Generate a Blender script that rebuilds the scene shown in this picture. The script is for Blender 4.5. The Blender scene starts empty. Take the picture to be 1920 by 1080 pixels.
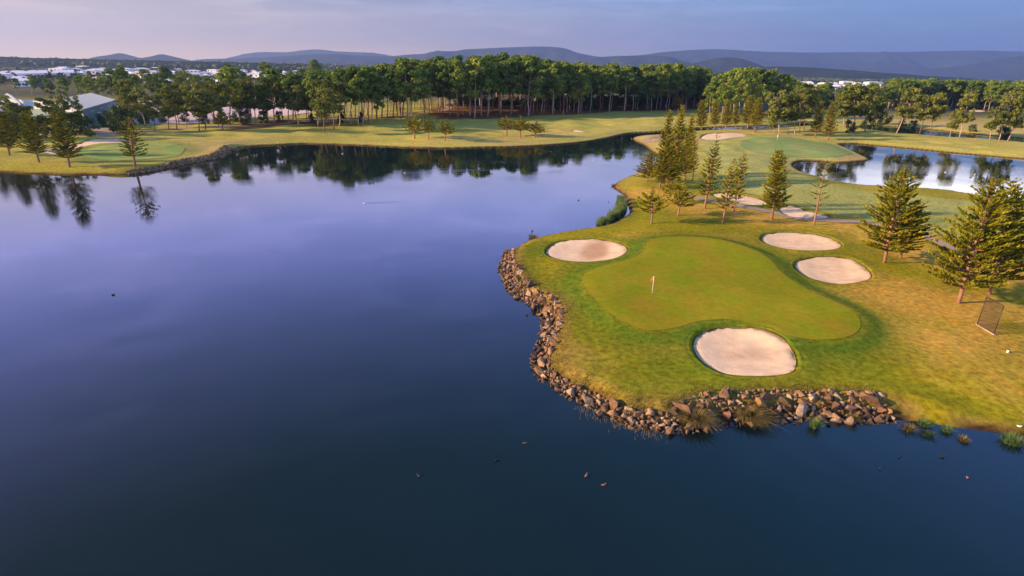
import bpy, math, random
import numpy as np
from mathutils import Vector, Matrix, Quaternion
from mathutils.geometry import delaunay_2d_cdt

# ------------------------------------------------------------------ camera, sky, sun, exposure
SC = bpy.context.scene
C = SC.collection
R_ = math.radians
CAM_H, PITCH, ROLL, F = 28.0, R_(21.0), R_(1.12), 1920 * 20 / 36.0
SUN_EL, SUN_AZ = R_(17.0), R_(-101.0)          # azimuth measured from +Y towards +X: the sun is on the left
cf = Vector((0, math.cos(PITCH), -math.sin(PITCH)))
r0 = Vector((1, 0, 0)); u0 = Vector((0, math.sin(PITCH), math.cos(PITCH)))
cr = r0 * math.cos(ROLL) + u0 * math.sin(ROLL)
cu = u0 * math.cos(ROLL) - r0 * math.sin(ROLL)
cam = bpy.data.cameras.new('camera'); cam.lens = 20; cam.sensor_width = 36
cam.clip_start = 0.5; cam.clip_end = 60000
co = bpy.data.objects.new('camera', cam); C.objects.link(co)
co.matrix_world = Matrix(((cr.x, cu.x, -cf.x, 0), (cr.y, cu.y, -cf.y, 0), (cr.z, cu.z, -cf.z, CAM_H), (0, 0, 0, 1)))
SC.camera = co

sund = bpy.data.lights.new('sun', 'SUN'); sund.energy = 4.9; sund.angle = R_(2.0); sund.color = (1.0, .72, .40)
suno = bpy.data.objects.new('sun', sund); C.objects.link(suno)
sdir = Vector((math.sin(SUN_AZ) * math.cos(SUN_EL), math.cos(SUN_AZ) * math.cos(SUN_EL), math.sin(SUN_EL)))
suno.rotation_euler = sdir.to_track_quat('Z', 'Y').to_euler(); suno.location = (-60, 0, 60)

SC.view_settings.view_transform = 'Standard'; SC.view_settings.look = 'None'
SC.view_settings.exposure = 1.3; SC.view_settings.gamma = 1.0; SC.view_settings.use_curve_mapping = False
SC.cycles.max_bounces = 6; SC.cycles.volume_bounces = 0; SC.cycles.transparent_max_bounces = 8
SC.cycles.use_denoising = True; SC.cycles.sample_clamp_indirect = 4.0

def nd(t, typ, **k):
    n = t.nodes.new(typ)
    for a, v in k.items():
        if a == 'inp':
            for i, x in v.items(): n.inputs[i].default_value = x
        else: setattr(n, a, v)
    return n
def ramp(t, fac, stops, interp='LINEAR'):
    r = t.nodes.new('ShaderNodeValToRGB'); e = r.color_ramp.elements; r.color_ramp.interpolation = interp
    while len(e) < len(stops): e.new(0.5)
    for q, (p, c) in zip(e, stops): q.position = p; q.color = (c[0], c[1], c[2], 1)
    t.links.new(fac, r.inputs[0]); return r.outputs[0]
def mixc(t, fac, a, b, mode='MIX'):
    m = t.nodes.new('ShaderNodeMix'); m.data_type = 'RGBA'; m.blend_type = mode
    for s, v in ((0, fac), (6, a), (7, b)):
        if isinstance(v, (int, float)): m.inputs[s].default_value = v
        elif isinstance(v, tuple): m.inputs[s].default_value = (v[0], v[1], v[2], 1)
        else: t.links.new(v, m.inputs[s])
    return m.outputs[2]
def math_(t, op, a, b=0.0, c=0.0):
    m = t.nodes.new('ShaderNodeMath'); m.operation = op
    for s, v in ((0, a), (1, b), (2, c)):
        if isinstance(v, (int, float)): m.inputs[s].default_value = v
        else: t.links.new(v, m.inputs[s])
    return m.outputs[0]

w = bpy.data.worlds.new('World'); SC.world = w; w.use_nodes = True
T = w.node_tree; T.nodes.clear()
sky = nd(T, 'ShaderNodeTexSky', sky_type='NISHITA', sun_disc=False, sun_elevation=SUN_EL, sun_rotation=SUN_AZ, air_density=1.3, dust_density=1.5)
tc = nd(T, 'ShaderNodeTexCoord'); sx = nd(T, 'ShaderNodeSeparateXYZ'); T.links.new(tc.outputs['Generated'], sx.inputs[0])
el = math_(T, 'MAXIMUM', sx.outputs[2], 0.0)
side = math_(T, 'MULTIPLY_ADD', sx.outputs[0], 0.5, 0.5)      # 0 left (sun side) .. 1 right
lo = ramp(T, el, [(0.0, (.90, .58, .30)), (0.035, (.55, .39, .27)), (.10, (.19, .19, .235)), (.16, (.56, .50, .72)), (.24, (.49, .51, 1.22)), (.33, (.30, .36, 1.05)), (.42, (.20, .25, .70)), (.60, (.045, .085, .16)), (1, (.025, .04, .05))])
ro = ramp(T, el, [(0.0, (.05, .11, .24)), (0.05, (.05, .115, .24)), (.10, (.070, .15, .31)), (.145, (.45, .52, .95)), (.20, (.45, .56, 1.15)), (.25, (.36, .50, 1.2)), (.33, (.18, .32, 1.05)), (.42, (.09, .22, .68)), (.60, (.02, .15, .36)), (1, (.015, .10, .22))])
sidef = nd(T, 'ShaderNodeMapRange', inp={1: .2, 2: .75}); T.links.new(side, sidef.inputs[0])
grad = mixc(T, sidef.outputs[0], lo, ro)
mp = nd(T, 'ShaderNodeMapping', inp={3: (3.0, 3.0, 22.0)}); T.links.new(tc.outputs['Generated'], mp.inputs[0])
nz = nd(T, 'ShaderNodeTexNoise', inp={2: 2.2, 3: 6.0, 4: .6, 8: .6}); T.links.new(mp.outputs[0], nz.inputs[0])
cl = ramp(T, nz.outputs[0], [(.45, (0, 0, 0)), (.75, (1, 1, 1))])
clf = math_(T, 'MULTIPLY', cl, math_(T, 'MULTIPLY', math_(T, 'MINIMUM', math_(T, 'MULTIPLY', el, 12.0), 1.0), .55))
grad = mixc(T, clf, grad, mixc(T, 1.0, grad, (1.9, 1.65, 1.45), 'MULTIPLY'))
cloudr = math_(T, 'MULTIPLY', ramp(T, side, [(.68, (0, 0, 0)), (.80, (1, 1, 1))]), ramp(T, el, [(.112, (0, 0, 0)), (.135, (1, 1, 1)), (.24, (.9, .9, .9)), (.31, (0, 0, 0))]))
grad = mixc(T, cloudr, grad, (1.75, 1.65, 1.7))
b1 = nd(T, 'ShaderNodeBackground', inp={1: 0.05}); T.links.new(sky.outputs[0], b1.inputs[0])
b2 = nd(T, 'ShaderNodeBackground', inp={1: 1.0}); T.links.new(grad, b2.inputs[0])
ms = nd(T, 'ShaderNodeMixShader', inp={0: .85}); T.links.new(b1.outputs[0], ms.inputs[1]); T.links.new(b2.outputs[0], ms.inputs[2])
wo = nd(T, 'ShaderNodeOutputWorld'); T.links.new(ms.outputs[0], wo.inputs[0])

# ------------------------------------------------------------------ numeric helpers
rng = np.random.default_rng(7); random.seed(7)
TAB = rng.random((512, 512))
def vn(x, y, s, k=0):
    x = np.asarray(x) / s + 17.3 * k + 1000.5; y = np.asarray(y) / s + 9.1 * k + 1000.5
    i = np.floor(x).astype(int); j = np.floor(y).astype(int); a = x - i; b = y - j
    a = a * a * (3 - 2 * a); b = b * b * (3 - 2 * b)
    g = lambda p, q: TAB[p % 512, q % 512]
    return (g(i, j) * (1 - a) + g(i + 1, j) * a) * (1 - b) + (g(i, j + 1) * (1 - a) + g(i + 1, j + 1) * a) * b
def fbm(x, y, s, k=0, o=4):
    r = 0; t = 0
    for q in range(o): r = r + vn(x, y, s / 2 ** q, k + q) * .55 ** q; t += .55 ** q
    return r / t
def ss(a, b, x):
    t = np.clip((np.asarray(x, float) - a) / (b - a), 0, 1); return t * t * (3 - 2 * t)
def ray(px, py):
    return (cf + cr * ((px - 960) / F) - cu * ((py - 540) / F))
def U(px, py, z=0.0):
    d = ray(px, py); t = (z - CAM_H) / d.z
    return (d.x * t, d.y * t)
def proj(p):
    q = Vector(p) - Vector((0, 0, CAM_H)); z = q.dot(cf)
    return 960 + F * q.dot(cr) / z, 540 - F * q.dot(cu) / z
def smooth(pts, n=5, closed=True):
    P = np.array(pts, float); m = len(P); out = []
    for i in range(m if closed else m - 1):
        g = (lambda k: P[k % m]) if closed else (lambda k: P[min(max(k, 0), m - 1)])
        p0, p1, p2, p3 = g(i - 1), g(i), g(i + 1), g(i + 2)
        for q in range(n):
            t = q / n
            out.append(.5 * (2 * p1 + (p2 - p0) * t + (2 * p0 - 5 * p1 + 4 * p2 - p3) * t * t + (3 * p1 - p0 - 3 * p2 + p3) * t ** 3))
    if not closed: out.append(P[-1])
    return np.array(out)
def seg_dist(P, X, Y, closed=True):
    A = P; B = np.roll(P, -1, 0)
    if not closed: A, B = P[:-1], P[1:]
    best = np.full(X.shape, 1e18)
    for (ax, ay), (bx, by) in zip(A, B):
        dx, dy = bx - ax, by - ay; L = dx * dx + dy * dy + 1e-12
        t = np.clip(((X - ax) * dx + (Y - ay) * dy) / L, 0, 1)
        best = np.minimum(best, (X - ax - t * dx) ** 2 + (Y - ay - t * dy) ** 2)
    return np.sqrt(best)
def inside(P, X, Y):
    r = np.zeros(X.shape, bool); B = np.roll(P, -1, 0)
    for (ax, ay), (bx, by) in zip(P, B):
        c = (ay > Y) != (by > Y)
        with np.errstate(divide='ignore', invalid='ignore'):
            r ^= c & (X < (bx - ax) * (Y - ay) / (by - ay + 1e-30) + ax)
    return r
def sdf(P, X, Y, pad=30.0):
    """signed distance, positive inside, clipped at -pad outside the padded bounding box"""
    X = np.asarray(X, float); Y = np.asarray(Y, float); out = np.full(X.shape, -pad)
    m = (X > P[:, 0].min() - pad) & (X < P[:, 0].max() + pad) & (Y > P[:, 1].min() - pad) & (Y < P[:, 1].max() + pad)
    if m.any():
        d = seg_dist(P, X[m], Y[m]); out[m] = np.where(inside(P, X[m], Y[m]), d, -d)
    return out
def world_poly(px, z=0.0, n=5):
    return np.array([U(a, b, z) for a, b in smooth(px, n)])

# ------------------------------------------------------------------ outlines of water, greens, bunkers (real ground positions)
SH_NEAR = [(1920, 822), (1869, 811), (1797, 803), (1724, 792), (1676, 788), (1588, 786), (1547, 788), (1480, 785), (1455, 787), (1383, 791), (1320, 800), (1260, 809), (1227, 803), (1173, 795), (1127, 771), (1100, 755), (1071, 746), (1040, 724), (1009, 700), (1004, 673), (1015, 642), (1022, 613), (1018, 589), (998, 571), (964, 551), (947, 524), (942, 508), (946, 489), (953, 471), (969, 464), (987, 453), (1020, 444), (1053, 437), (1098, 430), (1140, 423), (1161, 413), (1180, 400), (1177, 386), (1171, 369), (1160, 360), (1150, 352), (1157, 342), (1177, 332), (1200, 323), (1224, 311), (1240, 300), (1234, 292), (1223, 286), (1207, 273), (1190, 265), (1187, 259), (1205, 255), (1236, 253), (1295, 247), (1360, 243.5), (1400, 243), (1450, 240), (1490, 238), (1525, 236)]
SH_FAR = [(1530, 231), (1510, 229), (1470, 234), (1420, 236), (1360, 238), (1295, 241), (1236, 247), (1182, 250), (1140, 259), (1100, 266), (1060, 270), (1000, 274), (950, 276), (900, 277), (850, 278), (800, 278), (760, 277), (700, 274), (650, 272), (600, 270.5), (560, 270), (520, 272), (480, 274), (440, 279), (425, 290), (405, 298), (370, 304), (330, 312), (290, 321), (240, 327), (180, 328), (120, 328), (60, 326), (0, 324), (-120, 322), (-260, 324)]
sn = smooth(SH_NEAR, 5, False); sf = smooth(SH_FAR, 5, False)
near_w = [U(a, b) for a, b in sn]; far_w = [U(a, b) for a, b in sf]
LAKE = np.array(near_w + far_w + [(-420, 175), (-430, -140), (260, -140), (150, 20), (85, 30), (64, 42)])
POND1 = world_poly([(1487, 309), (1503, 302.5), (1537, 303), (1572, 305.5), (1608, 303.5), (1630, 299.5), (1608, 288), (1590, 279), (1574, 271), (1608, 270), (1640, 273), (1709, 279), (1778, 286), (1870, 294), (1920, 298), (2020, 307), (2150, 330), (2080, 372), (1960, 374), (1870, 370), (1815, 364), (1778, 358), (1732, 354), (1654, 350), (1617, 348), (1572, 342), (1537, 333), (1510, 326), (1494, 318)])
POND2 = world_poly([(1610, 239), (1624, 236), (1666, 237), (1697, 239), (1755, 244), (1791, 248), (1832, 252), (1874, 256), (1920, 260), (2000, 268), (2060, 282), (1980, 276), (1920, 268.5), (1853, 263), (1791, 259.5), (1724, 254.5), (1678, 250), (1649, 246.5), (1624, 243)])
WATERS = [LAKE, POND1, POND2]
RIP = np.array([U(a, b) for a, b in smooth([p for p in SH_NEAR if p in SH_NEAR[4:29]], 5, False)])
RIP2 = np.array([U(a, b) for a, b in smooth([(440, 279), (425, 290), (405, 298), (370, 304), (330, 312), (290, 321), (240, 327)], 5, False)])
ZL = 1.3
G_MAIN = world_poly([(1091, 527), (1095.5, 515.5), (1109, 508), (1131, 500), (1160, 493), (1187, 486), (1204, 475.5), (1210, 464), (1217, 455.5), (1233, 450), (1258, 447.5), (1290, 447), (1330, 449), (1370, 457), (1405, 468), (1432, 480), (1448, 492), (1462, 508), (1483, 525), (1510, 541), (1550, 559), (1590, 577), (1609, 592), (1614, 606), (1610, 618), (1595, 628), (1570, 633.5), (1540, 635), (1505, 633), (1470, 627), (1440, 618), (1410, 607), (1380, 600), (1345, 599), (1310, 602), (1280, 610), (1250, 616), (1218, 618), (1190, 611), (1160, 597), (1135, 578), (1112, 556), (1098, 540)], ZL + .45)
G_LEFT = world_poly([(150, 286), (170, 277), (215, 272), (265, 269.5), (310, 271), (343, 277), (345, 284), (325, 292), (285, 297), (235, 299), (185, 297), (160, 293)], ZL)
G_FAR = world_poly([(1395, 263), (1430, 258), (1480, 257), (1530, 264), (1570, 273), (1598, 285), (1570, 293), (1500, 292), (1430, 288), (1390, 276)], ZL)
BUNK = {
 'round sand bunker at the near edge of the big green, closest to the camera': [(1300, 650), (1304, 635), (1318, 624), (1345, 617), (1385, 616), (1430, 622), (1465, 637), (1485, 655), (1493, 675), (1490, 690), (1475, 698), (1440, 702), (1400, 702), (1360, 698), (1328, 685), (1308, 668)],
 'oval sand bunker with a brown damp patch, between the big green and the lake': [(1024, 470), (1032, 458), (1052, 449), (1090, 446), (1130, 448), (1162, 456), (1176, 467), (1170, 477), (1150, 486), (1120, 490), (1085, 490), (1050, 485), (1030, 478)],
 'long oval sand bunker behind the big green, farther of the pair on its right': [(1427, 447), (1437, 437), (1465, 433), (1505, 434), (1550, 442), (1574, 454), (1575, 463), (1556, 468), (1520, 470), (1480, 468), (1450, 461), (1433, 454)],
 'bean shaped sand bunker right of the big green, nearer of the pair': [(1490, 500), (1497, 490), (1520, 484), (1560, 481), (1590, 484), (1615, 497), (1632, 516), (1625, 526), (1590, 533), (1555, 532), (1520, 523), (1497, 510)],
 'long curved fairway bunker seen between the conifer trunks': [(1336, 366), (1350, 359), (1390, 363), (1425, 373), (1442, 380), (1430, 385), (1405, 385), (1384, 382), (1359, 374)],
 'pointed fairway bunker right of the dense narrow conifer': [(1461, 391), (1475, 385), (1494, 388), (1515, 396), (1540, 401), (1556, 406), (1540, 409.5), (1503, 407.5), (1474, 402)],
 'wide pale bunker at the far end beside the distant green': [(1313, 257), (1325, 250), (1348, 248), (1380, 248), (1401, 253), (1390, 256), (1367, 258), (1342, 260), (1327, 259.5)],
 'long crescent bunker curving round the green on the left bank': [(78, 285), (101, 277.5), (135, 272.5), (164, 266), (192, 261.5), (217, 260), (241, 261.5), (272, 265), (255, 267.5), (229, 269), (205, 270), (168, 273), (150, 278), (140, 283), (125, 285.5), (100, 288)],
 'small sliver of a bunker on a mound of the far fairway': [(1072, 241), (1086, 242), (1100, 246), (1090, 246.5), (1078, 244)],
 'small pale bunker far off behind the third pond': [(1815, 206.5), (1830, 205.5), (1848, 207.5), (1838, 209), (1822, 208.5)],
}
BUNKW = {k: world_poly(v, ZL, 4) for k, v in BUNK.items()}
FAIR = world_poly([(1325, 262), (1400, 250), (1480, 252), (1560, 268), (1600, 284), (1560, 296), (1495, 298), (1478, 312), (1500, 330), (1600, 354), (1760, 370), (1920, 388), (2050, 420), (2000, 470), (1850, 462), (1750, 438), (1600, 408), (1500, 388), (1400, 360), (1335, 350), (1325, 300)], ZL)

def H(X, Y, full=True):
    X = np.asarray(X, float); Y = np.asarray(Y, float); sh = X.shape; X = X.ravel(); Y = Y.ravel()
    sd = np.full(X.shape, 60.0); rip = np.zeros(X.shape)
    m = (X > -480) & (X < 520) & (Y > -200) & (Y < 640)
    if m.any():
        s = np.full(m.sum(), 60.0)
        for P in WATERS: s = np.minimum(s, -sdf(P, X[m], Y[m], 60.0))
        sd[m] = s
        rip[m] = np.maximum(1 - ss(3, 9, seg_dist(RIP, X[m], Y[m], False)), 1 - ss(4, 9, seg_dist(RIP2, X[m], Y[m], False)))
    bank = .42 * ss(0, .7, sd) + .83 * ss(.5, 9, sd)
    bank = bank * (1 - rip) + rip * (1.25 * ss(0, 2.8, sd))
    h = np.where(sd > 0, bank, np.maximum(sd * .5, -1.6))
    near = 1 - ss(110, 190, Y)
    und = (fbm(X, Y, 34, 1) - .5) * (1.1 + 2.2 * (1 - near)) + (fbm(X, Y, 11, 5, 3) - .5) * (.35 + .5 * (1 - near))
    h = h + und * ss(2, 22, sd) * (1 - ss(420, 640, Y) * .7) * (1 - ss(500, 900, np.abs(X)))
    if full:
        g = sdf(G_MAIN, X, Y, 12.0)
        f = ss(-7.0, 1.5, g); h = h * (1 - f) + f * (1.3 + .45 + .012 * (Y - 62) + .15 * (fbm(X, Y, 18, 9, 2) - .5)) - .16 * np.exp(-((g + 2.6) / 1.6) ** 2)
        for k, P in BUNKW.items():
            b = sdf(P, X, Y, 6.0); sc = 1 if P[:, 1].max() < 120 else .8
            h = h + .10 * np.exp(-((b + 1.0) / 1.0) ** 2) * (b < 0) * sc - (b > 0) * .62 + (b <= 0) * (b > -.05) * -.2
    return h.reshape(sh), sd.reshape(sh)
def Hsand(X, Y, P):
    h0, _ = H(X, Y, True); b = sdf(P, X, Y, 6.0)
    return h0 + (b > 0) * .62 - .08 - (.25 if P[:, 1].max() < 120 else .0) * ss(0, 3.0, b)
def gz(x, y): return float(H(np.array([x]), np.array([y]))[0][0])
def G(px, py):
    return G0(px, py)
def G0(px, py):
    z = 1.3
    for _ in range(4):
        x, y = U(px, py, z); z = gz(x, y)
        z = max(z, 0.0)
    return Vector((x, y, z))

# ------------------------------------------------------------------ mesh helpers
def tag(o, label=None, cat=None, group=None, kind=None):
    if label: o['label'] = label
    if cat: o['category'] = cat
    if group: o['group'] = group
    if kind: o['kind'] = kind
    return o
def mesh_np(name, V, faces, mat, smooth_=False, attrs=None, mids=None):
    me = bpy.data.meshes.new(name); V = np.asarray(V, float)
    me.vertices.add(len(V)); me.vertices.foreach_set('co', V.ravel())
    tot = sum(len(f) for f in faces); sizes = np.concatenate([np.full(len(f), f.shape[1]) for f in faces if len(f)])
    li = np.concatenate([np.asarray(f).ravel() for f in faces if len(f)])
    me.loops.add(len(li)); me.loops.foreach_set('vertex_index', li.astype(np.int32))
    me.polygons.add(len(sizes)); st = np.concatenate([[0], np.cumsum(sizes)[:-1]])
    me.polygons.foreach_set('loop_start', st.astype(np.int32))
    me.polygons.foreach_set('use_smooth', np.full(len(sizes), smooth_))
    for m in (mat if isinstance(mat, (list, tuple)) else [mat]): me.materials.append(m)
    if mids is not None: me.polygons.foreach_set('material_index', np.asarray(mids, np.int32))
    for k, v in (attrs or {}).items():
        v = np.asarray(v, float)
        if v.ndim == 1:
            a = me.attributes.new(k, 'FLOAT', 'POINT'); a.data.foreach_set('value', v)
        else:
            a = me.attributes.new(k, 'FLOAT_COLOR', 'POINT'); a.data.foreach_set('color', np.c_[v, np.ones(len(v))].ravel())
    me.update(calc_edges=True); me.validate()
    return me
def obj(name, me, parent=None, loc=None):
    o = bpy.data.objects.new(name, me); C.objects.link(o)
    if parent: o.parent = parent
    if loc is not None: o.location = loc
    return o
class MB:
    def __init__(s): s.V = []; s.F = {3: [], 4: []}; s.n = 0; s.T = []
    def add(s, V, F3=None, F4=None, tone=0.5):
        V = np.asarray(V, float).reshape(-1, 3); s.V.append(V)
        s.T.append(np.full(len(V), tone) if np.isscalar(tone) else np.asarray(tone, float))
        if F3 is not None and len(F3): s.F[3].append(np.asarray(F3) + s.n)
        if F4 is not None and len(F4): s.F[4].append(np.asarray(F4) + s.n)
        s.n += len(V); return s
    def box(s, c, d, rot=0.0, taper=1.0, tone=.5):
        x, y, z = [q / 2 for q in d]; v = []
        for k, t in ((-1, 1), (1, taper)):
            for a, b in ((-1, -1), (1, -1), (1, 1), (-1, 1)): v.append((a * x * t, b * y * t, k * z))
        v = np.array(v); cs, sn_ = math.cos(rot), math.sin(rot)
        v = np.c_[v[:, 0] * cs - v[:, 1] * sn_, v[:, 0] * sn_ + v[:, 1] * cs, v[:, 2]] + np.array(c)
        return s.add(v, None, [(3, 2, 1, 0), (4, 5, 6, 7), (0, 1, 5, 4), (1, 2, 6, 5), (2, 3, 7, 6), (3, 0, 4, 7)], tone)
    def tube(s, path, rad, n=7, tone=.5, cap=True):
        P = np.asarray(path, float); m = len(P); rad = np.broadcast_to(rad, (m,))
        tn = np.gradient(P, axis=0); tn /= np.linalg.norm(tn, axis=1)[:, None] + 1e-9
        ref = np.array([0.31, .95, .05]) if abs(tn[:, 2]).mean() > .6 else np.array([0, 0, 1.])
        a = np.cross(tn, ref); a /= np.linalg.norm(a, axis=1)[:, None] + 1e-9; b = np.cross(tn, a)
        th = np.arange(n) * 2 * math.pi / n
        V = P[:, None] + rad[:, None, None] * (a[:, None] * np.cos(th)[None, :, None] + b[:, None] * np.sin(th)[None, :, None])
        i = np.arange(m - 1)[:, None] * n; j = np.arange(n)[None]; k = (j + 1) % n
        F4 = np.stack([i + j, i + k, i + n + k, i + n + j], -1).reshape(-1, 4)
        V = V.reshape(-1, 3); F3 = []
        if cap:
            V = np.vstack([V, P[0], P[-1]]); c0, c1 = m * n, m * n + 1
            for q in range(n):
                F3 += [(c0, (q + 1) % n, q), (c1, (m - 1) * n + q, (m - 1) * n + (q + 1) % n)]
        return s.add(V, F3, F4, tone)
    def mesh(s, name, mat, smooth_=False, tone=True):
        F = [np.concatenate(s.F[k]) for k in (3, 4) if s.F[k]]
        return mesh_np(name, np.vstack(s.V), F, mat, smooth_, {'tone': np.concatenate(s.T)} if tone else None)
    def obj(s, name, mat, parent=None, smooth_=False): return obj(name, s.mesh(name, mat, smooth_), parent)
def cards(Cn, N, W, L, r):
    """oriented leaf quads: centres, normals, widths, lengths"""
    N = N / (np.linalg.norm(N, axis=1)[:, None] + 1e-9); q = r.normal(size=N.shape)
    A = np.cross(N, q); A /= np.linalg.norm(A, axis=1)[:, None] + 1e-9; B = np.cross(N, A)
    A = A * (W / 2)[:, None]; B = B * (L / 2)[:, None]
    V = np.stack([Cn - A - B * .6, Cn + A * .3 - B, Cn + A + B * .6, Cn - A * .3 + B], 1).reshape(-1, 3)
    i = np.arange(len(Cn)) * 4
    return V, np.stack([i, i + 1, i + 2, i + 3], 1)

# ------------------------------------------------------------------ materials
def mat(name):
    m = bpy.data.materials.new(name); m.use_nodes = True; t = m.node_tree
    return m, t, t.nodes['Principled BSDF']
def simple(name, col, rough=.7, noise=.18, scale=3.0, spec=.3, metal=0.0, bump=0.0):
    m, t, b = mat(name); g = nd(t, 'ShaderNodeNewGeometry')
    n = nd(t, 'ShaderNodeTexNoise', inp={2: scale, 3: 5.0}); t.links.new(g.outputs['Position'], n.inputs[0])
    c = mixc(t, n.outputs[0], tuple(x * (1 - noise * 1.6) for x in col), tuple(min(1, x * (1 + noise * 1.6)) for x in col))
    t.links.new(c, b.inputs['Base Color']); b.inputs['Roughness'].default_value = rough; b.inputs['Specular IOR Level'].default_value = spec; b.inputs['Metallic'].default_value = metal
    if bump:
        q = nd(t, 'ShaderNodeBump', inp={0: .6, 1: bump}); t.links.new(n.outputs[0], q.inputs['Height']); t.links.new(q.outputs[0], b.inputs['Normal'])
    return m
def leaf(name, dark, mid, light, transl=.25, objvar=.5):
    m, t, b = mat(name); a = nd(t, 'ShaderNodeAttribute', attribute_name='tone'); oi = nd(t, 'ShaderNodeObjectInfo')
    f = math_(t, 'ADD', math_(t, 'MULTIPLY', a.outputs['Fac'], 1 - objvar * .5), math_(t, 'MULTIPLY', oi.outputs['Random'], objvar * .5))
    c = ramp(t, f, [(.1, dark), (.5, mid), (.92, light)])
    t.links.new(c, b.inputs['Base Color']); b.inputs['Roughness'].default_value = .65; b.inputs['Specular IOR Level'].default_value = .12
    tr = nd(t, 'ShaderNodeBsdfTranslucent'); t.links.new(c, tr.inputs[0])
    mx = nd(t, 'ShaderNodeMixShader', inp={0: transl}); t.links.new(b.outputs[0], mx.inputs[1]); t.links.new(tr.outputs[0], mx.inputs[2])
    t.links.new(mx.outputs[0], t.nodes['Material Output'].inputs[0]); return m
def vcol(name, rough=.9, fine=.42, bump=.12, fs=1.5):
    m, t, b = mat(name); a = nd(t, 'ShaderNodeAttribute', attribute_name='Col'); g = nd(t, 'ShaderNodeNewGeometry')
    n1 = nd(t, 'ShaderNodeTexNoise', inp={2: fs, 3: 8.0, 4: .7}); n2 = nd(t, 'ShaderNodeTexNoise', inp={2: .12, 3: 5.0}); n3 = nd(t, 'ShaderNodeTexNoise', inp={2: .5, 3: 6.0, 4: .65})
    for n in (n1, n2, n3): t.links.new(g.outputs['Position'], n.inputs[0])
    mr = nd(t, 'ShaderNodeMapRange', inp={1: .34, 2: .66, 3: 1 - fine, 4: 1 + fine}); t.links.new(n1.outputs[0], mr.inputs[0]); k = mr.outputs[0]
    k2 = math_(t, 'MULTIPLY_ADD', n2.outputs[0], .5, .75)
    kk = math_(t, 'MULTIPLY', k, k2)
    cc = nd(t, 'ShaderNodeCombineColor'); [t.links.new(kk, cc.inputs[i]) for i in range(3)]
    c = mixc(t, 1.0, a.outputs['Color'], cc.outputs[0], 'MULTIPLY')
    f3 = nd(t, 'ShaderNodeMapRange', inp={1: .48, 2: .66, 4: .45}); t.links.new(n3.outputs[0], f3.inputs[0])
    c = mixc(t, f3.outputs[0], c, mixc(t, 1.0, c, (1.35, .92, .75), 'MULTIPLY'))
    t.links.new(c, b.inputs['Base Color']); b.inputs['Roughness'].default_value = rough; b.inputs['Specular IOR Level'].default_value = .02
    q = nd(t, 'ShaderNodeBump', inp={0: .7, 1: bump}); t.links.new(n1.outputs[0], q.inputs['Height']); t.links.new(q.outputs[0], b.inputs['Normal'])
    return m
M_ground = vcol('ground_grass')
M_green = vcol('mown_green', fine=.13, bump=.015, fs=1.3)
M_nf = leaf('conifer_foliage', (.07, .10, .006), (.27, .26, .012), (.52, .44, .03), .42, .3)
M_pine = leaf('pine_foliage', (.035, .075, .014), (.12, .185, .027), (.30, .33, .045), .22, .7)
M_gum = leaf('gum_foliage', (.05, .07, .015), (.13, .155, .025), (.26, .25, .05), .25, .6)
M_bush = leaf('bush_foliage', (.015, .035, .012), (.04, .075, .02), (.09, .11, .03), .2, .7)
M_wood = leaf('distant_foliage', (.03, .045, .02), (.06, .08, .03), (.12, .12, .05), .0, 0)
M_reed = leaf('reed_blade', (.03, .07, .02), (.09, .17, .04), (.22, .26, .10), .25, .0)
M_tuss = leaf('tussock_blade', (.022, .022, .004), (.12, .10, .014), (.42, .28, .12), .25, .0)
M_bark = simple('warm_bark', (.26, .13, .075), .9, .3, 2.0, bump=.03)
M_barkp = simple('pale_bark', (.40, .27, .20), .85, .3, 1.0, bump=.03)
M_barkd = simple('dark_bark', (.17, .10, .07), .9, .3, 2.0, bump=.03)
M_pathm = simple('pale_asphalt', (.36, .25, .18), .9, .10, .6)
M_lot = simple('car_park_surface', (.62, .45, .42), .9, .15, .08)
M_steel = simple('dark_steel', (.05, .03, .025), .5, .1)
M_white = simple('white_paint', (.8, .78, .74), .5, .05)
M_gw = simple('green_grey_cladding', (.13, .20, .20), .7, .08, .3)
M_gr = simple('blue_grey_roof_sheet', (.21, .25, .29), .6, .06, .2)
M_cream = simple('cream_roof_sheet', (.72, .62, .52), .6, .06, .2)
M_blk = simple('dark_glass', (.02, .025, .03), .15, .1, spec=.6)
M_red = simple('orange_red_cloth', (.80, .16, .07), .7, .05)
M_soil = simple('bare_soil', (.16, .09, .05), .95, .3, 3.0)

def sandmat():
    m, t, b = mat('bunker_sand'); g = nd(t, 'ShaderNodeNewGeometry'); a = nd(t, 'ShaderNodeAttribute', attribute_name='Col')
    n = nd(t, 'ShaderNodeTexNoise', inp={2: .8, 3: 8.0, 4: .7}); t.links.new(g.outputs['Position'], n.inputs[0])
    n2 = nd(t, 'ShaderNodeTexNoise', inp={2: 6.0, 3: 3.0}); t.links.new(g.outputs['Position'], n2.inputs[0])
    wv = nd(t, 'ShaderNodeTexWave', inp={1: 2.2, 2: 6.0, 3: 3.0}); t.links.new(g.outputs['Position'], wv.inputs[0])
    k = math_(t, 'MULTIPLY_ADD', n.outputs[0], .6, .70); cc = nd(t, 'ShaderNodeCombineColor'); [t.links.new(k, cc.inputs[i]) for i in range(3)]
    c = mixc(t, 1.0, a.outputs['Color'], cc.outputs[0], 'MULTIPLY')
    t.links.new(c, b.inputs['Base Color']); b.inputs['Roughness'].default_value = .95; b.inputs['Specular IOR Level'].default_value = .05
    hh = math_(t, 'ADD', n2.outputs[0], math_(t, 'MULTIPLY', wv.outputs[0], .5))
    q = nd(t, 'ShaderNodeBump', inp={0: .8, 1: .06}); t.links.new(hh, q.inputs['Height']); t.links.new(q.outputs[0], b.inputs['Normal'])
    return m
M_sand = sandmat()
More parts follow.
